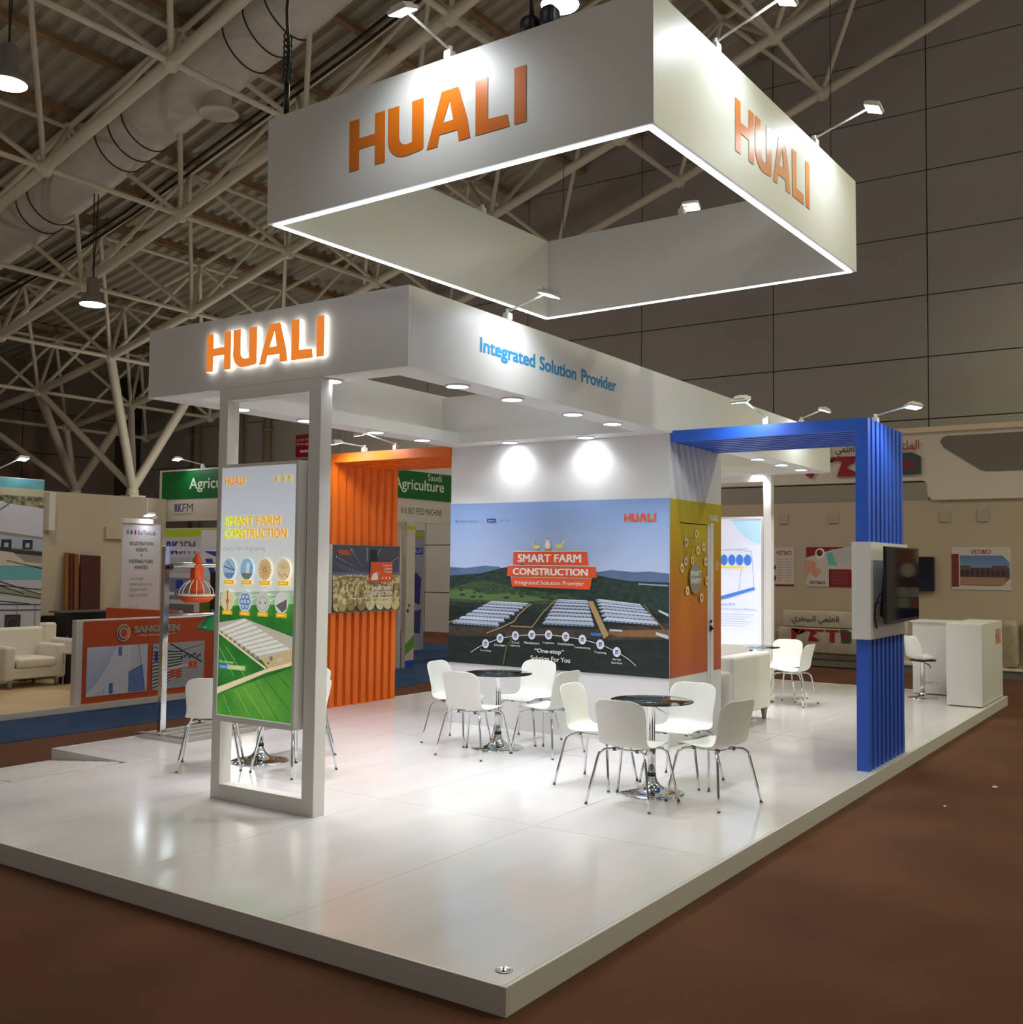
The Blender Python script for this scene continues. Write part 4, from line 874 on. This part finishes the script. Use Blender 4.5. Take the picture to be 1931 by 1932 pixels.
for k in range(8): q.disc(x0+.5+.045*k,y0+.42+.02*(k%3),.02,pm((38,58,42)),n=8,up=False); q.line([(x0+.5,y0+.06+.03*k),(x0+.85,y0+.10+.028*k)],.006,pm((206,206,208)),False)
q.up(); 
# round logo and lettering
q.disc(.70,.905,.105,pm((240,238,232)),ry=.115,n=30); q.disc(.70,.905,.096,pm((196,78,30)),ry=.106,n=30)
for a0,c_ in ((.5,(30,150,100)),(2.6,(34,90,190)),(4.7,(240,160,60))):
    q.ring(.70,.905,.082,.020,pm(c_),ry=.088,a0=a0+.3,a1=a0+2.3,n=12); q.ring(.70,.905,.060,.009,pm((240,238,232)),ry=.066,a0=a0,a1=a0+2.0,n=12)
q.text('SANGREEN',.86,.90,1.62,.985,pm((238,240,236)),.045); q.text('SANGREEN',.865,.905,1.615,.98,pm((38,140,104)),.006)
q.text('Put Green in life',.98,.845,1.46,.875,pm((240,232,214)),.0,False); q.line([(.90,.86),(.97,.865)],.006,pm((240,232,214)),False); q.line([(1.47,.86),(1.54,.865)],.006,pm((240,232,214)))
q.build('panel_picture',t)
BX('second_orange_panel',thing('booth_inner_panel',(6.5,10.9,FB_),'orange partition panel running back inside the left booth','panel'),(6.50,6.60,10.6,12.3,FB_,1.08),ORB,.003)
# armchairs
def armchair(x,y,rz,label): sofa((x,y,FB_),.98,label,'armchair','armchair',math.radians(rz),.74,.86,.62)
armchair(5.07,12.62,180,'white leather armchair facing out at the left edge of the photo')
armchair(5.80,13.42,180,'white leather armchair behind the first, under the farm banner')
armchair(6.18,10.95,90,'white leather armchair mostly hidden behind the orange counter panel')
g=G(); g.box(5.60,5.78,11.95,12.25,FB_,.40,BLACK); tag(g.build('side_cube',None,loc=(5.69,12.1,FB_)),'small black cube side table between the white armchairs','side table')
g=G(); g.lathe([(.08,0),(.10,.26),(.095,.26),(.075,.01)],mat('bin_plastic',(170,186,186),.3),20,(4.86,10.45,FB_)); tag(g.build('waste_bin',None,loc=(4.86,10.45,FB_)),'grey translucent waste bin at the left end of the orange panel','bin')
t=thing('side_table',(5.6,11.7,FB_),'low glass topped side table beside the armchairs','side table')
P('table_top',t,lambda g:g.box(5.45,5.85,11.55,11.85,.43,.438,TG_)); P('table_frame',t,lambda g:[g.tube([(a,b,FB_),(a,b,.43)],.008,CHROME,6) for a in(5.47,5.83) for b in (11.57,11.83)])
def office(x,y,rz,label):
    t=thing('office_chair',(0,0,0),label,'chair','black office chairs in the left booth')
    FAB=mat('black_fabric',(18,18,20),.85)
    P('backrest',t,lambda g:g.rbox(-.04,.02,-.21,.21,.60,.95,.03,FAB,3)); P('seat',t,lambda g:g.rbox(-.02,.43,-.23,.23,.42,.49,.03,FAB,3))
    for s in (-1,1):
        P('leg',t,lambda g:g.tube([(.0,s*.2,.62),(.0,s*.24,.45),(-.03,s*.25,.02)],.012,CHROME,8)); P('leg',t,lambda g:g.tube([(.0,s*.22,.43),(.38,s*.24,.42),(.44,s*.25,.02)],.012,CHROME,8))
    t.location=(x,y,FB_); t.rotation_euler=(0,0,rz)
office(6.45,13.65,math.radians(62),'black office chair left of the dark meeting table'); office(7.5,13.55,math.radians(110),'black office chair at the right end of the dark meeting table')
t=thing('meeting_table',(7.0,14.1,FB_),'dark meeting table with grey edge behind the armchairs','table')
BX('table_top',t,(6.75,7.85,13.95,14.3,.92,.95),mat('grey_edge',(110,106,104),.4),.003); BX('table_body',t,(6.85,7.8,14.0,14.28,FB_,.92),BLACK)
# walls, banners behind
BEI=mat('beige_booth_wall',(196,184,162),.6)
t=thing('booth_back_wall',(-4,13.6,MH),'plain beige partition wall behind the left booth','partition wall')
P('wall_sheet',t,lambda g:g.box(-4,9.38,14.6,14.7,MH,3.06,BEI)); BX('box_panel',t,(8.02,8.8,14.55,14.6,2.24,2.47),BEI,.003); BX('strip_panel',t,(6.80,6.92,14.46,14.6,2.36,3.03),WHITE); BX('post_strip',t,(8.92,8.95,14.59,14.6,MH,3.06),WHITE)
t=thing('farm_banner',(2.5,12.95,FB_),'tall printed farm buildings banner with teal bands at the left edge','banner')
BX('banner_board',t,(1.2,5.79,13.0,13.06,FB_,3.12),WHITE,.002)
q=Print((1.2,13.0,0),*SIDE_B); TEA=pm((104,178,190)); W0=4.59
q.rect(0,0,W0,1.52,pm((190,194,206))); q.rect(0,1.52,W0,1.74,TEA,False); q.rect(0,1.74,W0,2.95,pm((150,146,140)),False); q.rect(0,2.96,W0,3.11,TEA,False); q.rect(0,2.80,W0,2.96,pm((196,190,160)),False); q.up()
q.rect(0,2.62,W0,2.84,mat('banner_trees',(70,72,64),.6,noise=.6,nscale=(14,14,14),dark=(176,170,130)))
q.poly([(2.6,2.28),(3.9,2.72),(4.59,2.66),(4.59,2.20),(3.6,2.30)],pm((206,212,228)),False); q.poly([(0,2.3),(3.0,2.32),(3.95,2.74),(0,2.80)],pm((226,230,240))); 
for k in range(8): q.line([(0,2.36+.055*k),(3.15+.09*k,2.36+.05*k)],.012,pm((168,176,196)),False)
q.line([(3.5,2.36),(4.0,2.70)],.03,pm((120,128,150)),False)
q.poly([(0,2.10),(3.2,2.28),(4.59,2.16),(4.59,1.98),(3.4,2.08),(0,1.98)],pm((170,184,214)),False); q.poly([(0,1.94),(3.4,2.06),(4.59,1.96),(4.59,1.90),(3.5,1.98),(0,1.86)],pm((50,48,66))); q.poly([(3.0,1.74),(3.55,2.0),(4.1,1.95),(4.3,1.80),(4.59,1.78),(4.59,1.74)],pm((206,198,190)),False)
for x in (3.9,4.25): q.rect(x,2.0,x+.17,2.15,pm((40,44,56)),False); q.L+=1; q.rect(x+.05,2.03,x+.12,2.10,pm((180,186,196)),False); q.L-=1
q.line([(3.55,1.98),(3.3,1.74)],.02,pm((236,232,226)),False); q.line([(4.0,1.82),(4.59,1.70)],.015,pm((60,56,66)),False); q.up()
q.poly([(0,1.52),(3.2,1.52),(4.59,1.30),(4.59,1.24),(3.0,1.40),(0,1.44)],pm((140,150,120)),False)
for a,b in (((2.8,1.5),(4.59,1.22)),((3.2,1.52),(4.59,1.36)),((3.7,1.5),(4.3,1.30)),((3.9,1.5),(4.59,1.28)),((2.5,1.20),(4.59,1.12)),((2.5,1.08),(4.59,1.04)),((3.0,1.3),(4.4,1.14))): q.line([a,b],.016,pm((40,44,58)),False)
for x in (3.3,3.75,4.2,4.5): q.line([(x,1.15),(x,.3)],.012,pm((110,116,134)),False)
q.rect(0,.72,W0,.74,pm((140,146,160)),False)
for x in (3.45,4.0): q.rect(x,.72,x+.26,.98,pm((44,44,52)),False); q.L+=1; q.ring(x+.13,.85,.09,.01,pm((90,90,100)),n=12); q.L-=1
q.build('banner_picture',t)
WRAP=mat('clear_wrap',(214,212,208),.3,noise=.2,nscale=(5,5,5),bump=.5,bscale=14)
g=G(); g.rbox(4.1,4.75,12.62,12.9,FB_,1.35,.12,WRAP,4); tag(g.build('wrapped_parcel',None,loc=(4.4,12.7,FB_)),'plastic wrapped white bundle behind the left armchair','parcel')
for k,(x,c_) in enumerate(((7.04,(150,98,46)),(7.12,(96,40,26)),(7.19,(140,84,38)),(7.27,(84,30,20)))):
    g=G(); w=.08 if k<3 else .40; M=Matrix.Translation((x+.10,14.38-.03*k,FB_))@Matrix.Rotation(math.radians(-4 if k<3 else -5),4,'X')@Matrix.Rotation(math.radians(1.5*0+ (2.5 if k==3 else 1)),4,'Y')
    g.box(0,w,0,.035,.0,2.02-.01*k,mat('board_%d'%k,c_,.5,noise=.25,nscale=(3,3,.6)),M); tag(g.build('wooden_board',None,loc=(x,14.3,FB_)),['light brown board edge, leftmost of the leaning boards','thin dark board edge second from left of the leaning stack','light brown board edge third in the leaning stack','wide dark red-brown board leaning on the beige wall'][k],'board','boards leaning on the beige wall')
t=thing('roll_up_banner',(6.95,12.1,FB_),'white roll-up banner with registration agents text and coloured drop logo','banner')
BX('banner_sheet',t,(6.62,7.36,12.1,12.12,0,2.45),pm((206,200,210))); BX('banner_foot',t,(6.58,7.40,12.04,12.2,FB_,.03),STEEL,.004); BX('top_clamp',t,(6.62,7.2,12.08,12.16,2.45,2.53),WHITE,.003)
q=Print((6.62,12.1,0),*SIDE_B); q.rect(.005,.4,.73,2.44,pm((206,200,210))); TXD=pm((52,44,62)); TXG=pm((120,112,128))
for x,c_ in ((.10,(60,150,60)),(.17,(110,50,160)),(.24,(160,40,110))): q.disc(x,2.30,.022,pm(c_),ry=.035,n=12,up=False); q.poly([(x-.015,2.32),(x,2.36),(x+.015,2.32)],pm(c_),False)
q.text('BioTestLab',.29,2.265,.64,2.335,TXD,.0,False); 
for wd,y,a,b in (('REGISTRATION',2.09,.14,.60),('AGENTS',1.99,.26,.48),('+',1.90,.35,.39),('DISTRIBUTORS',1.80,.14,.60),('WANTED',1.70,.24,.50)): q.text(wd,a,y,b,y+.06,TXD,.02,False)
for wd,y,b in (('VACCINES',1.52,.42),('PHARMACEUTICALS',1.43,.60),('DISINFECTANTS',1.34,.50),('FEED ADDITIVES',1.25,.52)): q.text(wd,.16,y,b,y+.045,TXG,.0,False)
q.rect(.14,.5,.34,1.10,pm((186,186,196)),False); q.rect(.36,.6,.56,1.02,pm((216,214,222)),False); q.up(); q.rect(.22,.93,.32,1.0,pm((190,40,50)),False); q.rect(.40,.86,.48,.92,pm((60,60,130)),False); q.rect(.40,.76,.50,.83,pm((200,40,70)),False); q.rect(.38,.68,.43,.82,pm((96,24,40)),False)
q.build('banner_lettering',t)
# small lights on those booths
def mini(base,head,label,en=5): flood(base,head,(0,-.3,-.9),label,en)
mini((4.95,13.03,3.12),(5.35,12.9,3.42),'small arm light with round head on top of the farm banner'); mini((7.25,12.12,2.53),(7.05,12.0,2.60),'small arm light on top of the roll-up banner')
# ================================================================ green fascia booth
GRN=mat('green_fascia',(0,98,40),.45); BW=mat('booth_white',(206,198,188),.5); LIME=pm((176,196,40))
gx,gy=9.40,10.07
t=thing('green_fascia_booth',(gx,gy,MH),'corner booth with green fascia carrying white lettering above white panels','booth')
BX('fascia_board',t,(gx,gx+.06,gy,14.85,2.62,3.63),BW,.002); BX('fascia_board',t,(gx+.06,16.2,gy,gy+.06,2.62,3.63),BW,.002)
for b in ((gx,gx+.08,14.77,14.85),(gx,gx+.08,gy,gy+.08),(11.35,11.60,gy,gy+.10),(gx,gx+.08,12.4,12.48),(13.35,13.75,gy,gy+.1)): BX('post',t,(b[0],b[1],b[2],b[3],MH,2.62),BW,.002)
BX('green_band',t,(gx-.006,gx,gy,14.77,3.05,3.60),GRN); BX('green_band',t,(gx+.0,16.2,gy-.006,gy,3.07,3.60),GRN)
q=Print((gx-.006,14.77,3.05),*SIDE_A); TXW=pm((214,220,206)); q.text('Agriculture',.83,.12,2.45,.40,TXW,.02,False); q.text('Saudi',1.95,.41,2.4,.52,TXW,.0); q.build('fascia_lettering',t)
q=Print((gx,gy-.006,3.05),*SIDE_B); q.text('Agriculture',1.55,.13,3.06,.40,TXW,.02,False); q.text('Saudi',2.55,.40,2.98,.53,TXW,.0,False); q.build('fascia_lettering',t)
q=Print((gx,gy,2.62),*SIDE_B); q.text('R K BIO FEED MACHINE',1.78,.16,3.0,.28,pm((40,38,44)),.0); q.build('booth_name',t)
q=Print((gx,14.77,2.62),*SIDE_A); q.text('RK',.40,.18,.62,.34,pm((40,60,150)),.03,False); q.text('FM',.64,.18,.95,.34,pm((70,74,84)),.0,False); q.rect(.36,.13,.95,.14,pm((130,128,128))); q.build('booth_name',t)
# booth interior
BX('inner_wall',t,(11.9,11.96,11.2,18.2,MH,2.60),pm((196,196,206))); BX('inner_wall',t,(gx+.1,16.2,18.2,18.3,MH,2.60),pm((176,174,184)))
BX('inner_wall',t,(11.25,11.33,10.17,10.9,MH,2.60),BW)
q=Print((11.9,17.95,0),*SIDE_A); 
q.rect(0,2.40,3.4,2.58,LIME,False); q.text('RK',.12,2.0,.55,2.30,pm((40,60,150)),.05,False); q.text('3FM',.58,2.0,1.15,2.30,pm((90,96,96)),.02,False); q.rect(.02,1.55,1.3,1.92,pm((176,180,200))); q.text('PELLETING PLANT',.25,1.72,1.05,1.79,pm((60,56,130)),.0)
q.rect(.05,.95,1.25,1.45,pm((120,124,150))); q.rect(.5,1.2,.75,1.4,pm((30,60,150)),False); q.rect(.1,1.05,.45,1.12,pm((220,222,228)),False); q.rect(.05,.25,1.15,.85,pm((110,104,104))); q.disc(.3,.55,.2,pm((214,216,222)),ry=.12,n=14,up=False); q.disc(.7,.55,.13,pm((206,208,216)),ry=.16,n=14)
q.rect(1.35,1.05,2.3,2.55,pm((218,218,228))); q.poly([(1.5,2.15),(1.95,2.15),(2.0,2.0),(1.85,1.95),(1.5,2.05)],pm((44,64,170)),False); q.poly([(1.5,1.9),(1.75,1.9),(1.9,1.5),(1.75,1.45)],pm((44,64,170)),False); q.poly([(1.9,1.9),(2.2,1.9),(2.3,1.45),(2.05,1.5)],pm((44,64,170))); q.rect(1.35,0,2.3,1.05,pm((96,116,26))); q.rect(1.7,.3,2.0,1.6,pm((24,24,26)))
q.build('inner_posters',t)
q=Print((11.35,gy,0),*SIDE_B); q.rect(0,-.12,.25,2.60,BW); q.rect(-.0,2.48,.25,2.56,LIME,False); q.disc(.06,.95,.04,pm((120,60,50)),n=10,up=False); q.disc(.10,1.05,.03,pm((90,80,80)),n=10,up=False); q.poly([(0,.32),(.25,.5),(.25,.26),(0,.12)],pm((100,160,50)),False); q.rect(0,-.12,.25,.02,pm((30,80,190))); q.build('pier_print',t)
t=thing('second_fascia_booth',(12.2,13.2,MH),'grey booth deeper in the hall with plants company lettering and white door panel','booth')
BX('header_board',t,(11.97,14.9,12.6,12.66,2.20,2.60),BW); BX('door_panel',t,(11.97,14.9,14.2,14.26,MH,2.2),pm((150,150,168))); BX('white_counter',t,(13.15,13.75,13.2,13.5,MH,1.05),BW,.004); BX('side_panel',t,(14.35,14.9,12.5,12.56,MH,2.6),pm((160,160,178)))
q=Print((11.97,12.6,2.2),*SIDE_B); q.text('BAGNER FEED MILL',.35,.25,1.9,.38,pm((44,42,48)),.0,False); q.text('Plants GmbH; AQ',.35,.06,1.9,.19,pm((44,42,48)),.0); q.build('header_lettering',t)
q=Print((14.35,12.5,0),*SIDE_B); q.rect(0,2.05,.5,2.2,pm((30,76,190)),False); q.poly([(.1,1.0),(.4,.9),(.45,1.5),(.25,1.65),(.1,1.4)],pm((48,50,120)),False); q.poly([(.1,.3),(.42,.25),(.45,.8),(.12,.75)],pm((60,62,120)),False); q.up(); q.text('PELLET',.15,2.09,.48,2.16,WH,.0); q.rect(0,2.45,.5,2.56,LIME,False); q.build('side_print',t)
mini((gx+.03,13.6,3.63),(gx-.3,13.95,3.80),'small bright arm light over the green fascia at the left',10)
# ================================================================ booth on the right with red letters
VB=mat('beige_fabric_wall',(190,172,150),.7,noise=.05,nscale=(.6,.6,.6)); VW=mat('fascia_cream',(216,206,190),.55)
VX=17.5
t=thing('red_letter_booth',(16.9,3,MH),'long beige booth with cream shaped fascia at the right side of the hall','booth')
BX('back_wall',t,(VX,VX+.1,-4,12,MH,3.18),VB); BX('plinth',t,(16.88,VX,-4,3.2,MH,.02),pm((110,112,110)),.0); BX('plinth_top',t,(16.85,VX,-4,3.2,.02,.06),VW,.003)
def YU(u): return 6.6-u
# cream fascia, with the wide slot below it on the left
def fas(g):
    r=.10; sl=[(-5.4,3.57)]+[(4.42,3.57)]+arc(4.42,3.45,.12,.12,90,0,5)[1:]+arc(4.70,3.32,.16,.14,180,270,5)+[(10.6,3.18),(10.6,4.50),(-5.4,4.50)]
    g.prism(sl,(VX-.06,6.6,0),(0,-1,0),(0,0,1),.08,VW)
P('cream_fascia',t,fas)
BX('cornice',t,(VX-.12,VX+.04,-4,12,4.50,4.60),mat('cornice_warm',(232,206,176),.5),.003)
IN=mat('inset_grey',(120,112,98),.6)
o1_=[(4.79,4.30),(4.82,4.38),(4.9,4.41),(10.5,4.42),(10.5,3.70),(5.62,3.70),(5.50,3.73),(5.42,3.79),(4.86,4.18)]
P('inset_panel',t,lambda g:g.prism(o1_,(VX-.075,6.6,0),(0,-1,0),(0,0,1),.03,IN))
# sign letters standing proud
RDL=mat('sign_letter_red',(150,22,38),.4); DKL=mat('sign_letter_dark',(70,72,74),.4)
def sign_vetb(t,x,ux,z,w,h,d=.05):
    """V E T in red and a dark B, blocky"""
    q=lambda poly,m: P('sign_letter',t,lambda g:g.prism([(ux+a*w,z+b*h) for a,b in poly],(x,6.6,0),(0,-1,0),(0,0,1),d,m))
    q([(0,1),(.07,1),(.12,.5),(.17,.85),(.26,.85),(.26,1.0),(.14,1.0),(.05,0),(0,.1)],RDL)
    q([(.27,1.0),(.56,1.0),(.54,.84),(.40,.84),(.44,.70),(.38,.56),(.36,.42),(.41,.30),(.46,.16),(.44,0),(.28,0),(.33,.78),(.27,.84)],RDL)
    q([(.58,1),(.80,1),(.80,.84),(.73,.84),(.73,0),(.65,0),(.65,.84),(.58,.84)],RDL)
    q([(.82,1.05),(.93,1.05),(1,.85),(1,-.02),(.84,-.02)],DKL)
    P('sign_letter',t,lambda g:g.prism([(ux+a*w,z+b*h) for a,b in [(.86,.65),(.93,.60),(.95,.40),(.86,.30)]],(x-.006,6.6,0),(0,-1,0),(0,0,1),.02,RDL))
sign_vetb(t,VX-.12,2.17,3.70,2.26-.0,.40)
def arab(t,name,x,ux,z,w,h,s,m):
    v,f,a=text_geo(s,.012); g=G(); g.add([Vector((x,6.6-(ux+w*p[0]),z+h*p[1])) for p in v],f,m); return g.build(name,t)
arab(t,'arabic_lettering',VX-.125,2.1,4.10,.58,.24,'\ufef1\ufeae\ufec4\ufef4\ufe92\ufedf\ufe8d',pm((50,46,50)))
arab(t,'arabic_lettering',VX-.125,2.78,4.10,.42,.24,'\ufef2\ufee4\ufee0\ufecc\ufedf\ufe8d',pm((50,46,50)))
arab(t,'arabic_lettering',VX-.125,3.85,4.12,.56,.24,'\ufef0\ufed8\ufe98\ufee0\ufee4\ufedf\ufe8d',pm((160,30,44)))
# faint shadows on the fabric wall, put in as thin darker boxes
SHADE=mat('shadow_tone',(176,162,146),.6)
for u in (1.55,2.6,4.75,5.42):
    P('shadow_patch',t,lambda g:g.box(VX-.025,VX,YU(u+.2),YU(u),2.75,2.98,SHADE),.01)
def poster(x0,y0,x1,y1,label,fn,name='wall_poster'):
    t=thing(name,(VX-.012,YU(x0),y0),label,'poster','posters on the beige booth wall'); BX('sheet',t,(VX-.012,VX-.001,YU(x1),YU(x0),y0,y1),pm((206,196,190)))
    q=Print((VX-.012,YU(x0),y0),*SIDE_A); q.rect(.003,.003,x1-x0-.003,y1-y0-.003,pm((206,196,190))); fn(q,x1-x0,y1-y0); q.build('poster_picture',t)
DR=pm((132,26,40)); DT=pm((70,52,56))
def f1(q,w,h):
    q.text('VETBIO',.05,h-.16,w-.05,h-.07,DR,.02,False); q.rect(.02,.0,w,.035,DR,False)
    for k in range(9): q.rect(.08,.10+k*.055,.20,.113+k*.055,pm((150,140,138)),False); q.rect(.24,.10+k*.055,.38,.113+k*.055,pm((150,140,138)),False)
    q.disc(.02,.16,.03,DT,ry=.06,n=8,up=False); q.disc(.02,.38,.03,DT,ry=.05,n=8)
poster(1.44,1.46,1.87,2.26,'narrow poster with text columns, leftmost on the beige wall',f1)
def f2(q,w,h):
    q.poly([(0,h),(w*.7,h),(w*.42,h-.07),(.0,h-.22)],DR,False); q.rect(.47,.0,w,.36,pm((126,22,34)),False); q.up(); q.poly([(.42,h-.12),(.58,h-.10),(.64,h-.38),(.46,h-.36)],pm((96,190,186)),False); q.poly([(.52,h-.05),(w-.05,h-.03),(w-.02,h-.4),(.6,h-.3)],pm((196,192,198)),False); q.disc(.29,h-.13,.10,WH,ry=.11,n=20); q.disc(.28,h-.12,.065,pm((120,24,40)),ry=.07,n=12)
    SKN=pm((214,150,130)); q.poly([(0,h-.27),(.16,h-.28),(.22,h-.36),(.14,h-.42),(.0,.16)],SKN,False)
    for k in range(4): q.line([(.10,h-.36-.05*k),(.30-.03*k,h-.50-.035*k)],.045,SKN,False)
    q.up(); q.text('VETBIO',.06,.05,.40,.11,DT,.02,False)
    for k in range(6): q.rect(.52,.06+.045*k,.86,.07+.045*k,pm((170,90,96)),False)
poster(2.13,1.46,3.30,2.27,'wide poster with gloved hand and dark red text box left of the blue portal',f2)
def f3(q,w,h):
    q.text('VETBIO',.34,h-.13,.70,h-.05,DR,.02,False); q.rect(0,.05,.13,h-.13,pm((120,40,44)),False)
    q.poly([(.15,.08),(w-.16,.08),(w-.02,.22),(w-.02,h-.30),(w-.14,h-.16),(.15,h-.16)],gmat('poster_blue_sky',[(0,(150,110,90)),(.42,(120,96,90)),(.45,(120,150,190)),(1,(60,100,166))],2)); q.rect(.15,.24,w-.03,.42,pm((86,62,64)),False); q.rect(.15,.10,w-.10,.24,pm((166,130,104)),False); q.up()
    for k in range(9): q.rect(.17+.09*k,.26,.21+.09*k,.38,pm((52,42,56)),False)
    q.rect(.15,.38,.34,.46,pm((104,76,76)),False); q.rect(.72,.38,.98,.46,pm((104,76,76)),False)
poster(4.96,1.46,6.00,2.27,'poster with low building under blue sky at the right edge',f3)
t=thing('tall_poster',(VX-.012,-2.3,.5),'tall dairy poster on the beige wall right of the picture, mirrored in the television','poster')
BX('sheet',t,(VX-.02,VX-.001,-3.4,-2.0,.2,2.7),pm((150,146,146)))
q=Print((VX-.02,-2.0,.2),*SIDE_A); q.rect(.2,0,.93,2.5,pm((16,18,84)),False); q.rect(.2,1.3,.93,2.5,pm((150,92,40)),False); q.up(); q.rect(.2,1.25,.93,1.75,pm((90,52,50))); q.disc(.38,1.95,.17,pm((226,214,196)),ry=.26,n=16); q.disc(.70,1.62,.13,pm((214,206,188)),ry=.14,n=16); q.rect(.2,.85,.93,1.30,pm((30,26,60)))
for a_ in range(3):
    for b_ in range(2): q.rect(.23+.23*a_,.88+.21*b_,.43+.23*a_,1.07+.21*b_,pm(((190,186,180),(170,80,90),(176,190,170))[(a_+b_)%3]),False)
q.rect(.3,.35,.55,.62,pm((190,196,206)),False); q.build('poster_picture',t)
t=thing('small_television',(VX-.08,2.1,1.42),'smaller black television on the beige wall right of the blue portal','television')
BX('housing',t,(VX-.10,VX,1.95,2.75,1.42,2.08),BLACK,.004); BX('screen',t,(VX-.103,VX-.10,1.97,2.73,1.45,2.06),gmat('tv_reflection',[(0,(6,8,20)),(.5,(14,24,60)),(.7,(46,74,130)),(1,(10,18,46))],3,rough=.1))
# wrapped lower counter with letters and other booth things
PLW=mat('plastic_wrap_grey',(150,138,126),.35,noise=.3,nscale=(3,3,8),bump=.8,bscale=9)
t=thing('wrapped_sign_stack',(16.9,3.4,MH),'plastic wrapped sign boards with red letters leaning by the beige wall','sign')
P('wrapped_boards',t,lambda g:(g.rbox(16.95,17.4,2.9,5.4,-.02,.62,.12,PLW,4),g.box(16.9,17.42,2.8,5.4,MH+.02,.0,pm((112,108,104)))))
P('upper_board',t,lambda g:g.rbox(17.2,17.3,3.2,4.86,.64,.97,.02,mat('wrapped_cream',(196,186,166),.4,noise=.15,nscale=(6,6,6),bump=.4,bscale=20),2)); P('lower_board',t,lambda g:g.rbox(16.90,16.97,3.2,4.86,.15,.64,.02,mat('wrapped_cream2',(186,176,160),.4,noise=.2,nscale=(6,6,6),bump=.4,bscale=20),2))
arab(t,'arabic_lettering',17.19,1.92,.70,.50,.18,'\ufef1\ufeae\ufec4\ufef4\ufe92\ufedf\ufe8d',pm((84,76,80))); arab(t,'arabic_lettering',17.19,2.47,.70,.42,.18,'\ufef2\ufee4\ufee0\ufecc\ufedf\ufe8d',pm((84,76,80)))
sign_vetb(t,16.885,2.02,.38,1.2,.24,.02)
g=G(); g.rbox(16.95,17.35,.42,.72,.07,.92,.10,mat('cream_wrap',(176,160,138),.5,noise=.2,nscale=(7,7,4),bump=.6,bscale=16),4); tag(g.build('wrapped_sack',None,loc=(17.1,.55,.06)),'tall cream wrapped sack right of the reception desk','sack')
g=G(); g.box(17.0,17.4,-.6,.34,.75,.97,VW); g.box(17.05,17.15,.24,.34,.06,.75,VW); g.box(17.05,17.15,-.6,-.5,.06,.75,VW); tag(g.build('low_table',None,loc=(17.2,0,.06)),'cream table leg and top at the right edge of the photo','table')
# ---------------------------------------------------------------- far light box
fb=thing('far_light_box',(11.06,2.95,.62),'backlit poster of blue feeding equipment at the far end behind the sofa','light box')
BX('box_body',fb,(11.10,11.2,2.99,3.86,.62,2.60),WHITE,.004)
FE=.38
def fi(rgb): return pm(rgb,FE)
P('poster_back',fb,lambda g:g.box(11.094,11.101,3.02,3.83,.65,2.57,fi((224,228,246))))
q=Print((11.094,3.83,.63),*SIDE_A)
q.poly([(.33,1.93),(.80,1.93),(.80,1.56),(.68,1.59),(.55,1.66),(.42,1.80)],fi((176,214,236)))
q.ring(.80,2.05,.50,.012,fi((206,212,230)),a0=3.4,a1=4.7)
q.line([(.33,1.48),(.66,1.45),(.70,.93)],.008,fi((150,156,176)),False); q.line([(.10,1.46),(.6,1.49)],.02,fi((190,196,210)),False); q.line([(.5,1.2),(.46,.86)],.007,fi((150,156,176)),False); q.line([(.06,1.2),(.06,.8)],.007,fi((150,156,176)))
for k in range(5): q.disc(.10+.125*k,1.32,.062,fi((70,120,214)),ry=.085,n=16,up=False); q.ring(.10+.125*k,1.32,.062,.006,fi((170,200,240)),ry=.085,n=14)
q.rect(.04,1.195,.56,1.225,fi((226,214,60)),False); q.poly([(.04,.74),(.24,.79),(.70,.92),(.72,.88),(.28,.74),(.05,.69)],fi((70,130,220)),False); q.up()
q.text('Manbo feeder 801N',.04,.63,.40,.675,fi((110,150,210)),.01,False); q.text('raise broiler houses efficiency',.04,.56,.74,.60,fi((110,150,210)),.01,False)
for k in range(6): q.rect(.04,.50-.035*k,.70-.07*(k%3),.508-.035*k,fi((176,182,206)),False)
q.build('poster_picture',fb)
P('bezel',fb,lambda g:(g.box(11.088,11.102,2.99,3.02,.62,2.60,WHITE),g.box(11.088,11.102,3.83,3.86,.62,2.60,WHITE),g.box(11.088,11.102,3.02,3.83,.62,.65,WHITE),g.box(11.088,11.102,3.02,3.83,2.57,2.60,WHITE)))
# litter on the carpet
for k,(x,y,s,l) in enumerate(((6.55,-.90,.03,'tiny white paper scrap on the brown carpet right of the stand'),(5.45,-.70,.015,'smaller pale crumb on the carpet near the platform edge'))):
    g=G(); g.rbox(x-s,x+s,y-s*.7,y+s*.7,MH,MH+.012,.005,PLASTIC,1); tag(g.build('paper_scrap',None,loc=(x,y,MH)),l,'litter')
for o in bpy.data.objects:
    if o.type=='MESH' and o.data.users>0: pass
